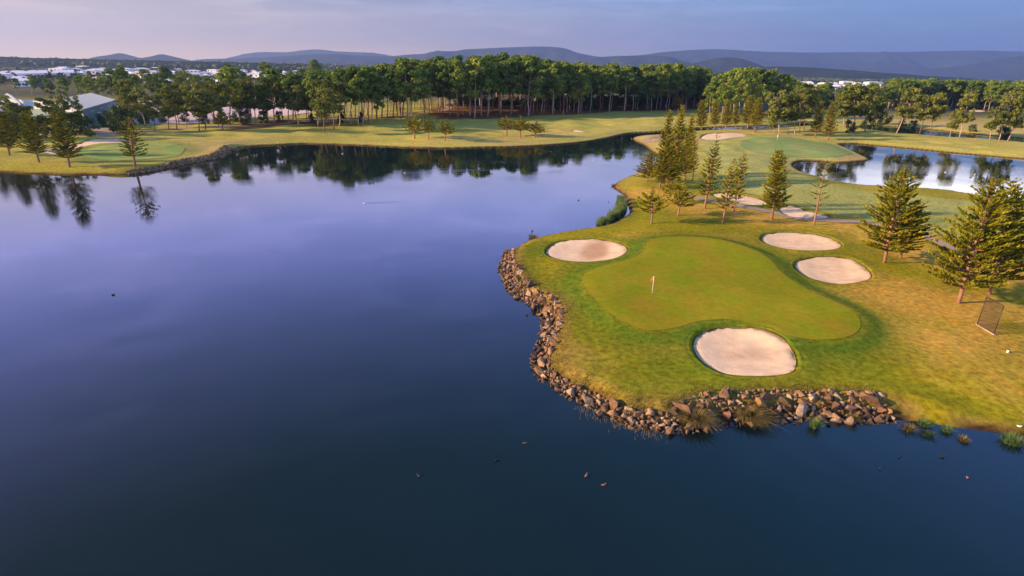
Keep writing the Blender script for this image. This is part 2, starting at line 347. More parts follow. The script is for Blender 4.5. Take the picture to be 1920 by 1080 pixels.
def rockmat():
    m, t, b = mat('broken_rock'); g = nd(t, 'ShaderNodeNewGeometry'); oi = nd(t, 'ShaderNodeObjectInfo'); a = nd(t, 'ShaderNodeAttribute', attribute_name='tone')
    n = nd(t, 'ShaderNodeTexNoise', inp={2: 2.5, 3: 6.0, 4: .7}); t.links.new(g.outputs['Position'], n.inputs[0])
    rn = math_(t, 'FRACT', math_(t, 'ADD', oi.outputs['Random'], a.outputs['Fac']))
    c = ramp(t, rn, [(0, (.06, .036, .022)), (.25, (.15, .08, .04)), (.5, (.23, .115, .045)), (.7, (.22, .155, .10)), (.85, (.34, .25, .17)), (1, (.18, .055, .022))])
    c = mixc(t, 1.0, c, ramp(t, n.outputs[0], [(.3, (.45, .42, .42)), (.5, (1, 1, 1)), (.7, (1.5, 1.4, 1.3))]), 'MULTIPLY')
    sp = nd(t, 'ShaderNodeSeparateXYZ'); t.links.new(g.outputs['Position'], sp.inputs[0])
    wet = nd(t, 'ShaderNodeMapRange', inp={1: .03, 2: .22, 3: .35, 4: 1.0}); t.links.new(sp.outputs[2], wet.inputs[0])
    cc = nd(t, 'ShaderNodeCombineColor'); [t.links.new(wet.outputs[0], cc.inputs[i]) for i in range(3)]
    c = mixc(t, 1.0, c, cc.outputs[0], 'MULTIPLY')
    t.links.new(c, b.inputs['Base Color']); b.inputs['Roughness'].default_value = .8
    q = nd(t, 'ShaderNodeBump', inp={0: .6, 1: .06}); t.links.new(n.outputs[0], q.inputs['Height']); t.links.new(q.outputs[0], b.inputs['Normal'])
    return m
M_rock = rockmat()
def watermat():
    m, t, b = mat('lake_water'); g = nd(t, 'ShaderNodeNewGeometry')
    b.inputs['Base Color'].default_value = (.005, .012, .015, 1); b.inputs['Roughness'].default_value = .02; b.inputs['IOR'].default_value = 1.42
    mp = nd(t, 'ShaderNodeMapping', inp={3: (1.0, 1.8, 1.0)}); t.links.new(g.outputs['Position'], mp.inputs[0])
    n1 = nd(t, 'ShaderNodeTexNoise', inp={2: 1.6, 3: 4.0, 4: .6}); n2 = nd(t, 'ShaderNodeTexNoise', inp={2: .05, 3: 3.0}); n3 = nd(t, 'ShaderNodeTexNoise', inp={2: .25, 3: 2.0})
    t.links.new(mp.outputs[0], n1.inputs[0]); t.links.new(g.outputs['Position'], n2.inputs[0]); t.links.new(mp.outputs[0], n3.inputs[0])
    amp = nd(t, 'ShaderNodeMapRange', inp={1: .42, 2: .64, 3: .12, 4: .95}); t.links.new(n2.outputs[0], amp.inputs[0])
    h = math_(t, 'MULTIPLY', math_(t, 'ADD', n1.outputs[0], math_(t, 'MULTIPLY', n3.outputs[0], .8)), amp.outputs[0])
    rg = nd(t, 'ShaderNodeMapRange', inp={1: .40, 2: .65, 3: .004, 4: .02}); t.links.new(n2.outputs[0], rg.inputs[0]); t.links.new(rg.outputs[0], b.inputs['Roughness'])
    q = nd(t, 'ShaderNodeBump', inp={0: 1.0, 1: .009}); t.links.new(h, q.inputs['Height']); t.links.new(q.outputs[0], b.inputs['Normal'])
    return m
M_water = watermat()

# ------------------------------------------------------------------ ground sheet
def axis(segs, lim0, lim1, g=1.09):
    a = []
    for lo_, hi_, st in segs: a += list(np.arange(lo_, hi_, st))
    a.append(segs[-1][1])
    st = segs[-1][2]
    while a[-1] < lim1: st *= g; a.append(a[-1] + st)
    st = segs[0][2]; f = []
    p = a[0]
    while p > lim0: st *= g; p -= st; f.append(p)
    return np.array(f[::-1] + a)
gx = axis([(-260, -24, 1.3), (-24, 100, .5), (100, 280, 1.1)], -16000, 16000)
gy = axis([(22, 112, .5), (112, 260, .85), (260, 470, 1.6)], -800, 16000)
XX, YY = np.meshgrid(gx, gy); HH, SD = H(XX, YY)
HH = np.where((YY > 700) | (np.abs(XX) > 900), np.minimum(HH, 1.3), HH)
tan_b = [U(a, b, ZL) + (r, k) for a, b, r, k in [(1700, 560, 9, .9), (1790, 640, 8, .8), (1870, 600, 8, .7), (1650, 440, 8, .9), (1570, 422, 8, .8), (1450, 408, 8, .9), (1380, 400, 7, .7), (1300, 395, 5, .8), (1235, 365, 6, 1.0), (1860, 500, 9, .8), (1740, 480, 8, .8), (1250, 258, 12, .9), (1210, 262, 8, .8), (1430, 245, 10, .8), (1640, 280, 8, .6), (1600, 293, 9, .9), (1500, 296, 10, .8), (1075, 655, 2.2, .7), (1060, 645, 2, .7), (1080, 560, 2.5, .4), (400, 285, 12, .9), (390, 275, 12, .8), (1780, 230, 30, .9), (1850, 235, 30, 1.0), (1750, 220, 25, .6), (1870, 660, 5, .7), (1900, 700, 5, .5), (1280, 372, 5, .9), (1560, 270, 8, .6), (900, 262, 10, .5), (1020, 250, 12, .5), (1290, 770, 1.5, .6)]]
grn_b = [U(a, b, ZL) + (r, k) for a, b, r, k in [(1180, 375, 4, 1.0), (1170, 395, 4, 1.0), (1290, 700, 6, .7), (1130, 640, 5, .5), (1560, 680, 6, .7), (1000, 470, 4, .6), (1340, 410, 6, .4), (1250, 400, 6, .6), (700, 190, 30, .8), (780, 205, 20, .7), (620, 234, 14, .8), (1000, 222, 20, .5), (830, 245, 10, .6), (600, 260, 12, .4)]]
NEEDLE = [world_poly(p, ZL, 3) for p in ([(820, 222), (1000, 217), (1150, 209), (1330, 203), (1330, 190), (1100, 185), (900, 190), (820, 200)], [(425, 246), (500, 236), (560, 233), (620, 240), (560, 224), (450, 230)], [(1400, 222), (1450, 216), (1480, 218), (1470, 205), (1400, 205)])]
def ground_col(X, Y, Z, sd):
    sh = X.shape; X = X.ravel(); Y = Y.ravel(); Z = Z.ravel(); sd = sd.ravel()
    c = lambda *a: np.array(a)[None]
    mix = lambda A, B, f: A * (1 - f[:, None]) + B * f[:, None]
    olive, dry, grn, fair, ndl, soil_shade, far = c(.245, .215, .010), c(.47, .285, .05), c(.125, .165, .008), c(.33, .335, .095), c(.15, .065, .035), c(.06, .035, .018), c(.085, .085, .045)
    n = fbm(X, Y, 9, 20); n2 = fbm(X / 4, Y, 7, 31); n4 = fbm(X, Y, 3.0, 51)
    col = np.repeat(olive, len(X), 0)
    dist = ss(120, 200, Y)
    col = mix(col, c(.46, .41, .10), dist * .8)
    dry = dry + (c(.44, .32, .11) - dry) * dist[:, None]
    f = np.zeros(len(X))
    for x, y, r, k in tan_b: f = np.maximum(f, k * np.exp(-((X - x) ** 2 + (Y - y) ** 2) / (r * r * (1 + 3 * dist))))
    tf = np.clip(f * 1.2 + (n - .5) * 1.6 + (n4 - .5) * .9 + .03, 0, 1)
    col = mix(col, dry, np.clip(tf, 0, .92))
    g = np.zeros(len(X))
    for x, y, r, k in grn_b: g = np.maximum(g, k * np.exp(-((X - x) ** 2 + (Y - y) ** 2) / (r * r * (1 + dist))))
    col = mix(col, grn, np.clip(g + (n2 - .55) * 1.3 * (1 - tf), 0, .7))
    sf_ = sdf(FAIR, X, Y, 20.0); col = mix(col, fair + (n2 - .5)[:, None] * .08, ss(-1.5, 1.5, sf_) * .9)
    sg = sdf(G_MAIN, X, Y, 12.0)
    ring = np.exp(-((sg + 1.6) / 2.0) ** 2); col = mix(col, c(.085, .145, .010), ring * .9)
    col = mix(col, c(.17, .17, .014), ss(-8, -3, sg) * (1 - ring) * .5)
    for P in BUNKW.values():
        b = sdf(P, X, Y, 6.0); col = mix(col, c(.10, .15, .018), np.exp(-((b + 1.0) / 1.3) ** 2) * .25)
    sl = sdf(G_LEFT, X, Y, 14.0); col = mix(col, c(.16, .22, .05), ss(-9, -1, sl) * .7)
    for P in NEEDLE: col = mix(col, ndl, ss(-5, 4, sdf(P, X, Y, 30.0)) * .9)
    # unmown margin and bare bank along the water; earth darkened to paint rock-gap shade
    rp = (1 - ss(3.5, 6.0, seg_dist(RIP, X, Y, False))) * (Y < 130)
    mar = (1 - ss(.8, 2.0, sd)) * (1 - rp) + rp * (1 - ss(2.2, 3.6, seg_dist(RIP, X, Y, False))); col = mix(col, c(.24, .14, .045), np.clip(mar * (.35 + .9 * (n4 - .3)), 0, .9))
    bare = (1 - ss(.35, .9, sd)) * (1 - rp) + rp * (1 - ss(.9, 2.0, seg_dist(RIP, X, Y, False))) * (Y < 130); col = mix(col, soil_shade, bare)
    ff = ss(430, 620, Y + np.abs(X) * .3); pn = fbm(X, Y, 160, 70); col = mix(col, far * (.6 + pn[:, None] * .9), ff)
    return col.reshape(sh + (3,)) if len(sh) > 1 else col
def gz(x, y):
    i = int(np.clip(np.searchsorted(gx, x) - 1, 0, len(gx) - 2)); j = int(np.clip(np.searchsorted(gy, y) - 1, 0, len(gy) - 2))
    a = (x - gx[i]) / (gx[i + 1] - gx[i]); b = (y - gy[j]) / (gy[j + 1] - gy[j]); a = min(max(a, 0), 1); b = min(max(b, 0), 1)
    return float((HH[j, i] * (1 - a) + HH[j, i + 1] * a) * (1 - b) + (HH[j + 1, i] * (1 - a) + HH[j + 1, i + 1] * a) * b)
COL = ground_col(XX, YY, HH, SD)
ny, nx = XX.shape; idx = np.arange(ny * nx).reshape(ny, nx)
F4 = np.stack([idx[:-1, :-1], idx[:-1, 1:], idx[1:, 1:], idx[1:, :-1]], -1).reshape(-1, 4)
ground = obj('ground', mesh_np('ground', np.c_[XX.ravel(), YY.ravel(), HH.ravel()], [F4], M_ground, True, {'Col': COL.reshape(-1, 3)}))
tag(ground, 'grassy golf course land with dry tan patches and mown fairways', kind='structure')

def sheet(name, P, sp, zf, m, colf=None, parent=None, sm=True):
    n = len(P); pts = [Vector(p) for p in P]
    gx_ = np.arange(P[:, 0].min(), P[:, 0].max(), sp[0]); gy_ = np.arange(P[:, 1].min(), P[:, 1].max(), sp[1])
    A, B = np.meshgrid(gx_, gy_); A = A.ravel() + (rng.random(A.size) - .5) * sp[0] * .2; B = B.ravel() + (rng.random(B.size) - .5) * sp[1] * .2
    k = sdf(P, A, B, 2.0) > min(sp) * .45
    pts += [Vector((a, b)) for a, b in zip(A[k], B[k])]
    r = delaunay_2d_cdt(pts, [(i, (i + 1) % n) for i in range(n)], [list(range(n))], 1, 1e-5)
    V = np.array([(v.x, v.y) for v in r[0]]); Fc = np.array(r[2])
    Z = zf(V[:, 0], V[:, 1]); at = {'Col': colf(V[:, 0], V[:, 1])} if colf else None
    a, b, c = V[Fc[:, 0]], V[Fc[:, 1]], V[Fc[:, 2]]
    flip = ((b - a)[:, 0] * (c - a)[:, 1] - (b - a)[:, 1] * (c - a)[:, 0]) < 0
    Fc[flip] = Fc[flip][:, ::-1]
    return obj(name, mesh_np(name, np.c_[V, Z], [Fc], m, sm, at), parent)

# water: one flat sheet per body, lying on the level of the lake; the land rises out of it
for nm, P, lb in (('lake_water', np.array([(-445, -155), (280, -155), (280, 130), (330, 420), (-445, 420)]), 'wide calm blue lake reflecting the evening sky and far trees'),):
    pass
def grow(P, d):
    c = np.roll(P, -1, 0) - np.roll(P, 1, 0); nn = np.c_[c[:, 1], -c[:, 0]]; nn /= np.linalg.norm(nn, axis=1)[:, None] + 1e-9
    area = .5 * np.sum(P[:, 0] * np.roll(P[:, 1], -1) - np.roll(P[:, 0], -1) * P[:, 1])
    return P + nn * d * (1 if area > 0 else -1)
for nm, bb, lb in (('lake_water', (-445, -155, 150, 185), None), ('lake_water', (-445, 185, 60, 300), None)): pass
def flat(name, x0, y0, x1, y1, z, m):
    return obj(name, mesh_np(name, [(x0, y0, z), (x1, y0, z), (x1, y1, z), (x0, y1, z)], [np.array([[0, 1, 2, 3]])], m))
tag(flat('lake_water', -446, -160, 900, 640, 0.0, M_water), 'calm blue lake and ponds mirroring the evening sky', kind='structure')

# ------------------------------------------------------------------ putting greens, bunkers, path, car park
def gcol(base, amp=.05, stripe=None):
    def f(X, Y):
        n = fbm(X, Y, 6, 80) - .5; c = np.array(base)[None] * (1 + amp * 4 * n[:, None]) + np.array([.10, -.03, .01])[None] * (fbm(X, Y, 3.5, 90)[:, None] - .45) * 1.5
        if stripe: c = c * (1 + .07 * np.sign(np.sin(2 * math.pi * (Y + X * .15) / stripe)))[:, None]
        return np.clip(c, .005, 1)
    return f
off = lambda d: (lambda X, Y: H(X, Y)[0] + d)
tag(sheet('putting_green', G_MAIN, (.9, .9), off(.035), M_green, gcol((.225, .225, .010), .05)), 'large smooth olive putting green with a flagstick on the peninsula', kind='structure')
tag(sheet('putting_green', G_LEFT, (1.3, 1.3), off(.07), M_green, gcol((.24, .30, .08), .05, 4.5)), 'striped oval putting green on the left bank', kind='structure')
tag(sheet('putting_green', G_FAR, (1.5, 1.5), off(.08), M_green, gcol((.22, .29, .09))), 'pale distant putting green near the wide bunker', kind='structure')
for k, P in BUNKW.items():
    near = P[:, 1].max() < 125
    root = obj('sand_bunker', None); cx, cy = P.mean(0); root.location = (cx, cy, 0)
    tag(root, k, 'sand bunker', 'sand bunkers of the golf course', 'structure')
    def sc_(X, Y, P=P, k=k):
        c = np.repeat(np.array([[.80, .57, .39]]), len(X), 0)
        c = c * (1 - .12 * ss(.52, .72, fbm(X + 3 * fbm(X, Y, 4, 3), Y * 1.6, 1.6, 44)))[:, None] * np.array([[1, .97, .92]])
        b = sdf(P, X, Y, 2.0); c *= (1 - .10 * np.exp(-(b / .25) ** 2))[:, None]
        if 'damp' in k:
            q = U(1118, 466, 1.2); n = fbm(X, Y, 2.0, 5); f = np.clip(1.9 * np.exp(-(((X - q[0] - (Y - q[1]) * .25) / 2.3) ** 2 + ((Y - q[1]) / 6.0) ** 2)) - .5 + n - .4, 0, .8)
            c = c * (1 - f[:, None]) + np.array([[.50, .27, .14]]) * f[:, None]
        if 'closest' in k:
            q = U(1400, 665, 1.0); n = fbm(X, Y, 1.2, 15); f = np.clip(1.4 * np.exp(-(((X - q[0]) / 4) ** 2 + ((Y - q[1]) / 1.7) ** 2)) * n * 1.2 - .25, 0, .7)
            c = c * (1 - f[:, None]) + np.array([[.55, .33, .20]]) * f[:, None]
        return c
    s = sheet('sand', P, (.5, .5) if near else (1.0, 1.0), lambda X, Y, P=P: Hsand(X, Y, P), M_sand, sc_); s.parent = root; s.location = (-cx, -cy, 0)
    # turf lip: a small vertical cut, then a rounded collar that runs out into the surrounding grass
    n = len(P); wd = 1.0 if near else 1.2
    prof = [(.04, None), (0, -.02), (-.02, .03), (-.25, .05), (-.6 * wd, .03), (-wd, -.08)]
    rows = []
    for d, dz in prof:
        Q = grow(P, -d)
        z = (Hsand(P[:, 0], P[:, 1], P) * 0 + H(Q[:, 0] if d < 0 else grow(P, .1)[:, 0], Q[:, 1] if d < 0 else grow(P, .1)[:, 1])[0])
        z = z - .3 if dz is None else z + dz
        rows.append(np.c_[Q, z])
    V = np.vstack(rows); i = np.arange(n); Fq = np.vstack([np.stack([r * n + i, r * n + (i + 1) % n, (r + 1) * n + (i + 1) % n, (r + 1) * n + i], 1) for r in range(len(prof) - 1)])
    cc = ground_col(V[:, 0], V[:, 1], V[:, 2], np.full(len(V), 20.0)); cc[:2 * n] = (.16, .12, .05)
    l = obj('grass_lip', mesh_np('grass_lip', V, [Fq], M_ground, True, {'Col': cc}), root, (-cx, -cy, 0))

def ribbon(name, px, wid, m, z=.05, lab=None, closed=False):
    c = [U(a, b, ZL) for a, b in smooth(px, 6, False)]; c = np.array(c)
    # resample about every 1.5 m
    L = np.r_[0, np.cumsum(np.linalg.norm(np.diff(c, axis=0), axis=1))]; s = np.arange(0, L[-1], 1.3)
    c = np.c_[np.interp(s, L, c[:, 0]), np.interp(s, L, c[:, 1])]
    t = np.gradient(c, axis=0); nn = np.c_[-t[:, 1], t[:, 0]]; nn /= np.linalg.norm(nn, axis=1)[:, None]
    V = []
    for q in (-.5, -.25, 0, .25, .5):
        p = c + nn * q * wid; V.append(np.c_[p, np.maximum(H(p[:, 0], p[:, 1])[0], .2) + z])
    V = np.vstack(V); k = len(c); i = np.arange(k - 1)
    Fq = np.vstack([np.stack([(r + 1) * k + i, (r + 1) * k + i + 1, r * k + i + 1, r * k + i], 1) for r in range(4)])
    return tag(obj(name, mesh_np(name, V, [Fq[:, ::-1]], m, True)), lab, kind='structure')
ribbon('path', [(1287, 366), (1312, 371), (1340, 380), (1375, 386), (1420, 393), (1460, 401), (1510, 410), (1560, 414), (1610, 416), (1680, 428), (1740, 446), (1775, 460), (1830, 475), (1930, 490), (2050, 500)], 2.4, M_pathm, .09, 'grey cart path winding behind the big green')
ribbon('path', [(204, 257), (200, 252), (196, 248), (188, 243), (182, 238)], 6, M_pathm, .09, 'grey service drive leading to the warehouse')
ribbon('path', [(60, 256), (120, 254), (200, 250), (270, 246), (330, 242), (390, 238), (450, 234), (520, 230), (570, 227), (640, 221), (700, 217), (760, 213), (810, 209), (835, 205), (840, 200), (800, 196)], 5.0, M_pathm, .12, 'pale path running under the trees of the far bank')
ribbon('path', [(1238, 255), (1222, 257), (1212, 260), (1222, 264), (1245, 262), (1290, 254)], 3.0, M_pathm, .1, 'short grey path loop near the head of the channel')
LOT = world_poly([(215, 196), (330, 184), (460, 178), (600, 176), (625, 190), (610, 206), (540, 216), (420, 224), (300, 230), (225, 226)], ZL, 3)
tag(sheet('car_park', LOT, (4, 4), off(.15), M_lot), 'pale pinkish car park behind the row of trees', kind='structure')
LOT2 = world_poly([(0, 186), (30, 178), (20, 168), (-40, 170)], ZL, 3)

# ------------------------------------------------------------------ rocks
def hull_mesh(name, r, n=10, fl=.8):
    import bmesh
    bm = bmesh.new(); p = r.normal(size=(n, 3)); p /= np.linalg.norm(p, axis=1)[:, None]; p *= r.uniform(.75, 1.1, (n, 1)); p *= np.array([1, r.uniform(.6, .95), fl * r.uniform(.7, 1.1)])
    for q in p: bm.verts.new(q)
    g = bmesh.ops.convex_hull(bm, input=bm.verts)
    bmesh.ops.delete(bm, geom=[v for v in g['geom_interior'] if isinstance(v, bmesh.types.BMVert)], context='VERTS')
    bmesh.ops.bevel(bm, geom=bm.edges[:], offset=.025, segments=1, affect='EDGES')
    me = bpy.data.meshes.new(name); bm.to_mesh(me); bm.free(); me.materials.append(M_rock)
    a = me.attributes.new('tone', 'FLOAT', 'POINT'); return me
rr = np.random.default_rng(3)
rock_meshes = [hull_mesh('rock', rr) for _ in range(14)]
cand = []
seg = np.diff(RIP, axis=0); sl = np.linalg.norm(seg, axis=1); cum = np.r_[0, np.cumsum(sl)]
def along(s, d):
    i = min(np.searchsorted(cum, s, 'right') - 1, len(seg) - 1); t = seg[i] / sl[i]
    p = RIP[i] + t * (s - cum[i]); nn = np.array([t[1], -t[0]])
    return p + nn * d
# inland side test
sgn = 1 if float(H(*[np.array([q]) for q in along(cum[-1] / 2, 2.0)])[1][0]) > 0 else -1
placed = []
tries = 0
while len(placed) < 800 and tries < 40000:
    tries += 1
    s = rr.uniform(0, cum[-1]); u = s / cum[-1]
    wide = float(np.interp(u, [0, .2, .27, .42, .5, .62, .85, .93, 1], [2.4, 3.0, 1.5, 1.1, 1.6, 2.0, 2.3, 1.5, 1.0]))
    d = rr.uniform(-.5, wide)
    size = rr.choice([.88, .62, .42, .27], p=[.12, .30, .33, .25]) * rr.uniform(.85, 1.2)
    p = along(s, d * sgn)
    if any((p[0] - q[0]) ** 2 + (p[1] - q[1]) ** 2 < (.52 * (size + q[2])) ** 2 for q in placed): continue
    placed.append((p[0], p[1], size, u, d))
placed.sort(key=lambda q: -q[2] / math.hypot(q[0], q[1]))
big, small = placed[:300], placed[300:]
def sect(u, d):
    if u < .30: return ('brown grey boulder on the near shore, right of the big grass tussocks', 'rocks of the near right shore')
    if u < .48: return ('boulder in the thin line left of the big grass tussocks', 'rocks at the near corner of the peninsula')
    if u < .75: return ('grey brown boulder on the lower left shore of the peninsula', 'rocks of the lower left shore')
    return ('reddish grey boulder on the upper left shore, below the oval bunker', 'rocks of the upper left shore')
for x, y, s, u, d in big:
    o = obj('rock', rock_meshes[rr.integers(14)]); z = max(gz(x, y), -.15)
    o.location = (x, y, z + s * .22); o.scale = (s * rr.uniform(.9, 1.3), s, s * rr.uniform(.8, 1.1)); o.rotation_euler = (rr.uniform(-.5, .5), rr.uniform(-.5, .5), rr.uniform(0, 6.28))
    lb, gp = sect(u, d); pz = (', at the waterline' if d < .7 else ', top of the bank' if d > 2.0 else ', mid bank'); lb = ('large ' if s > .6 else 'small ' if s < .4 else '') + lb.replace('on the lower left shore of the peninsula', 'on the lower left shore').replace(', below the oval bunker', '').replace(', right of the big grass tussocks', ' right of the tussocks') + pz; gp += pz + (' large' if s > .6 else ' small' if s < .4 else ''); tag(o, lb, 'rock', gp)
def merged_rocks(name, lst, lab):
    mb = MB(); hulls = []
    for me in rock_meshes:
        V = np.array([v.co[:] for v in me.vertices]); f3 = [p.vertices[:] for p in me.polygons]
        hulls.append((V, f3))
    vs, fs, tn, n = [], [], [], 0
    for x, y, s, z in lst:
        V, f = hulls[rr.integers(14)]; M = np.array(Quaternion(Vector(rr.normal(size=3)).normalized(), rr.uniform(0, 3)).to_matrix())
        vs.append((V * s) @ M.T + np.array([x, y, z])); fs += [tuple(i + n for i in p) for p in f]; tn.append(np.full(len(V), rr.random())); n += len(V)
    me = bpy.data.meshes.new(name); me.from_pydata(np.vstack(vs).tolist(), [], fs); me.materials.append(M_rock)
    a = me.attributes.new('tone', 'FLOAT', 'POINT'); a.data.foreach_set('value', np.concatenate(tn)); me.update()
    return tag(obj(name, me), lab, 'rocks', kind='stuff')
lst = [(x, y, s, max(gz(x, y), -.1) + s * .2) for x, y, s, u, d in small]
for _ in range(900):
    s = rr.uniform(0, cum[-1]); u = s / cum[-1]; d = rr.uniform(-.3, 1.0) * float(np.interp(u, [0, .2, .27, .42, .5, .62, .85, .93, 1], [2.4, 3.0, 1.5, 1.1, 1.6, 2.0, 2.3, 1.5, 1.0]))
    p = along(s, d * sgn); sz = rr.uniform(.1, .26); lst.append((p[0], p[1], sz, max(gz(*p), -.05) + sz * .3))
merged_rocks('small_rocks', lst, 'small broken stones filling the gaps between the shore boulders')
lst = []
for _ in range(750):
    i = rr.integers(len(RIP2) - 1); t = rr.random(); p = RIP2[i] * (1 - t) + RIP2[i + 1] * t; tt = RIP2[i + 1] - RIP2[i]; tt /= np.linalg.norm(tt); nn = np.array([-tt[1], tt[0]])
    k = .4 + .6 * (1 - i / len(RIP2)); d = rr.uniform(-.3, 3.2 * k)
    q = p + nn * d
    if gz(*q) < -.3: q = p - nn * d
    sz = rr.uniform(.25, .55); lst.append((q[0], q[1], sz, max(gz(*q), -.1) + sz * .2))
merged_rocks('far_bank_rocks', lst, 'dark rocks lining the left bank below the single conifer')

# ------------------------------------------------------------------ trees
def norfolk(seed, Ht, R, start, dz, per, prof, dens=1.0, lean=.0, tuft=.62, up=.35, thick=1.0):
    r = np.random.default_rng(seed); wood, fol = MB(), MB()
    m = 12; zz = np.linspace(-.3, Ht, m); bend = lean * (zz / Ht) ** 2 * Ht
    path = np.c_[bend + np.cumsum(r.normal(0, .02, m)), np.cumsum(r.normal(0, .02, m)), zz]
    rt = .020 * Ht ** .9 * thick
    wood.tube(path, rt * (1 - zz.clip(0) / Ht) ** .8 + .02, 8)
    z = start * Ht; C_, D_, L_, TN = [], [], [], []
    while z < Ht * .985:
        t = z / Ht; R0 = R * prof(t) * r.uniform(.85, 1.1)
        n = max(3, int(round(per * (1 if t < .85 else .7)))); a0 = r.uniform(0, 6.28)
        cx = np.interp(z, zz, path[:, 0]); cy = np.interp(z, zz, path[:, 1])
        for k in range(n):
            if r.random() > .72 + .28 * dens: continue
            a = a0 + k * 6.283 / n + r.normal(0, .16); L = max(.25, R0 * r.uniform(.72, 1.12)); q = np.linspace(0, 1, 6)
            el_ = up * (.5 + t) + r.normal(0, .08)
            bx = cx + np.cos(a) * L * q; by = cy + np.sin(a) * L * q; bz = z + L * (el_ * q + (.18 * q * q if t > .2 else .05 * q * q))
            P = np.c_[bx, by, bz]
            if L > .8: wood.tube(P, (.016 * L + .012) * (1 - q * .75), 4, cap=False)
            ns = max(2, int(L / .20 * dens)); s = r.uniform(.14 if L > 1.5 else 0, 1.0, ns) ** .8
            tone = np.clip(r.normal(.5, .17), 0, 1)
            for w_ in (-1, 0, 1):
                px = np.stack([np.interp(s, q, P[:, i]) for i in range(3)], 1)
                aa = a + w_ * r.uniform(.5, 1.15, ns); upz = r.uniform(.25, .8, ns)
                d = np.c_[np.cos(aa), np.sin(aa), upz]; d /= np.linalg.norm(d, axis=1)[:, None]
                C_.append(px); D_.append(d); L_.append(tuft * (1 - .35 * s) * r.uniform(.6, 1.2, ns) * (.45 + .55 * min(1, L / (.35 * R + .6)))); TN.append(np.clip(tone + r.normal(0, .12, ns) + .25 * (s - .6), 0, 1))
        z += dz * r.uniform(.85, 1.15) * (1 if t < .8 else .75)
    Cn = np.vstack(C_); D = np.vstack(D_); L = np.concatenate(L_); TN = np.concatenate(TN); N = len(Cn)
    ref = r.normal(size=(N, 3)); A = np.cross(D, ref); A /= np.linalg.norm(A, axis=1)[:, None]; B = np.cross(D, A); w_ = (.16 * L + .02)[:, None]
    mid = Cn + D * L[:, None] * .55 + np.array([0, 0, .06]) * L[:, None]; tip = Cn + D * L[:, None] + np.array([0, 0, .22]) * L[:, None]
    V = np.stack([Cn, mid + A * w_, mid - A * w_ * .5 + B * w_ * .87, mid - A * w_ * .5 - B * w_ * .87, tip], 1).reshape(-1, 3)
    i = np.arange(N)[:, None] * 5; F3 = np.concatenate([i + np.array(f) for f in ((0, 2, 1), (0, 3, 2), (0, 1, 3), (4, 1, 2), (4, 2, 3), (4, 3, 1))])
    fol.add(V, F3, None, np.repeat(TN, 5))
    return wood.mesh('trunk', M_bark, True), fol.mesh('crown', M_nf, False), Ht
def leafy(seed, Ht, R, base, ncl, per, barkm, leafm, size, trunk_r=.018, forks=5, clr=(1.1, 1.9), dome=True, spread=1.0, flat_=.62):
    r = np.random.default_rng(seed); wood, fol = MB(), MB()
    zz = np.linspace(-.4, Ht * .93, 9); path = np.c_[np.cumsum(r.normal(0, .008 * Ht, 9)), np.cumsum(r.normal(0, .008 * Ht, 9)), zz]; path[:, :2] -= path[0, :2]
    wood.tube(path, trunk_r * Ht * (1 - .8 * zz.clip(0) / Ht), 7)
    cs = []
    for k in range(ncl):
        t = r.random() ** (.75 if dome else 1.0); z = base + (1 - base) * t
        tt = (z - base) / (1 - base)
        rad = R * (math.sqrt(max(0, 1 - (2 * tt - .85) ** 2 / 1.4)) if dome else (1 - .5 * abs(2 * tt - 1))) * math.sqrt(r.uniform(.05, 1)) * spread
        a = r.uniform(0, 6.28); c = np.array([np.interp(z * Ht, zz, path[:, 0]) + rad * math.cos(a), np.interp(z * Ht, zz, path[:, 1]) + rad * math.sin(a), z * Ht - .5])
        cs.append(c)
        if rad > .25 * R and k % 2 == 0:
            z0 = max(base * Ht * .8, c[2] - rad * r.uniform(.5, 1.1)); p0 = np.array([np.interp(z0, zz, path[:, 0]), np.interp(z0, zz, path[:, 1]), z0])
            m_ = (p0 + c) / 2 + np.array([0, 0, -.08 * rad]); wood.tube([p0, m_, c], np.array([.5, .3, .12]) * trunk_r * Ht * .55, 4, cap=False)
    for c in cs:
        cr_ = r.uniform(*clr); n = int(per * (cr_ / np.mean(clr)) ** 2); d = r.normal(size=(n, 3)); d /= np.linalg.norm(d, axis=1)[:, None]
        p = d * (r.random((n, 1)) ** .35) * np.array([cr_, cr_, cr_ * flat_]); sz = size * r.uniform(.6, 1.35, n)
        V, Fq = cards(c + p, d + r.normal(0, .55, (n, 3)) + np.array([0, 0, .35]), sz, sz * r.uniform(.6, 1.2, n), r)
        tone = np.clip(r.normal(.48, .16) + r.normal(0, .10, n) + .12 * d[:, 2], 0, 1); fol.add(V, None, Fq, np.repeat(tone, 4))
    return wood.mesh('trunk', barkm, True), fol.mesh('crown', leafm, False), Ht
pw = lambda a, b: (lambda t: max(.06, (1 - t) ** a * (1 if t > b else .55 + .45 * t / b)))
juv = lambda t: (1.0 - max(0, (t - .45)) * 1.6 if t < .72 else .13)
KINDS = {}
KINDS['wide'] = [norfolk(s, 15, 6.0, .14, .66, 7, pw(.66, .25), .98, .02, .80, .30) for s in (1, 2, 3)]
KINDS['narrow'] = [norfolk(s, 13, 2.7, .17, .50, 7, pw(.45, .12), 1.3, .02, .62, .35) for s in (4, 5)]
KINDS['open'] = [norfolk(s, 12, 2.6, .22, .62, 6, pw(.5, .2), .85, .04, .60, .30) for s in (6, 7, 8)]
KINDS['tall'] = [norfolk(s, 17, 3.6, .12, .60, 7, pw(.6, .2), 1.1, .02, .72, .30) for s in (9, 10)]
KINDS['sparse'] = [norfolk(11, 12, 2.4, .30, 1.25, 4, lambda t: .9 if t < .7 else .55, .75, .03, .5, .22)]
KINDS['young'] = [norfolk(s, 5.5, 2.5, .30, .42, 6, juv, 1.2, .0, .55, .30, 1.6) for s in (12, 13, 14)]
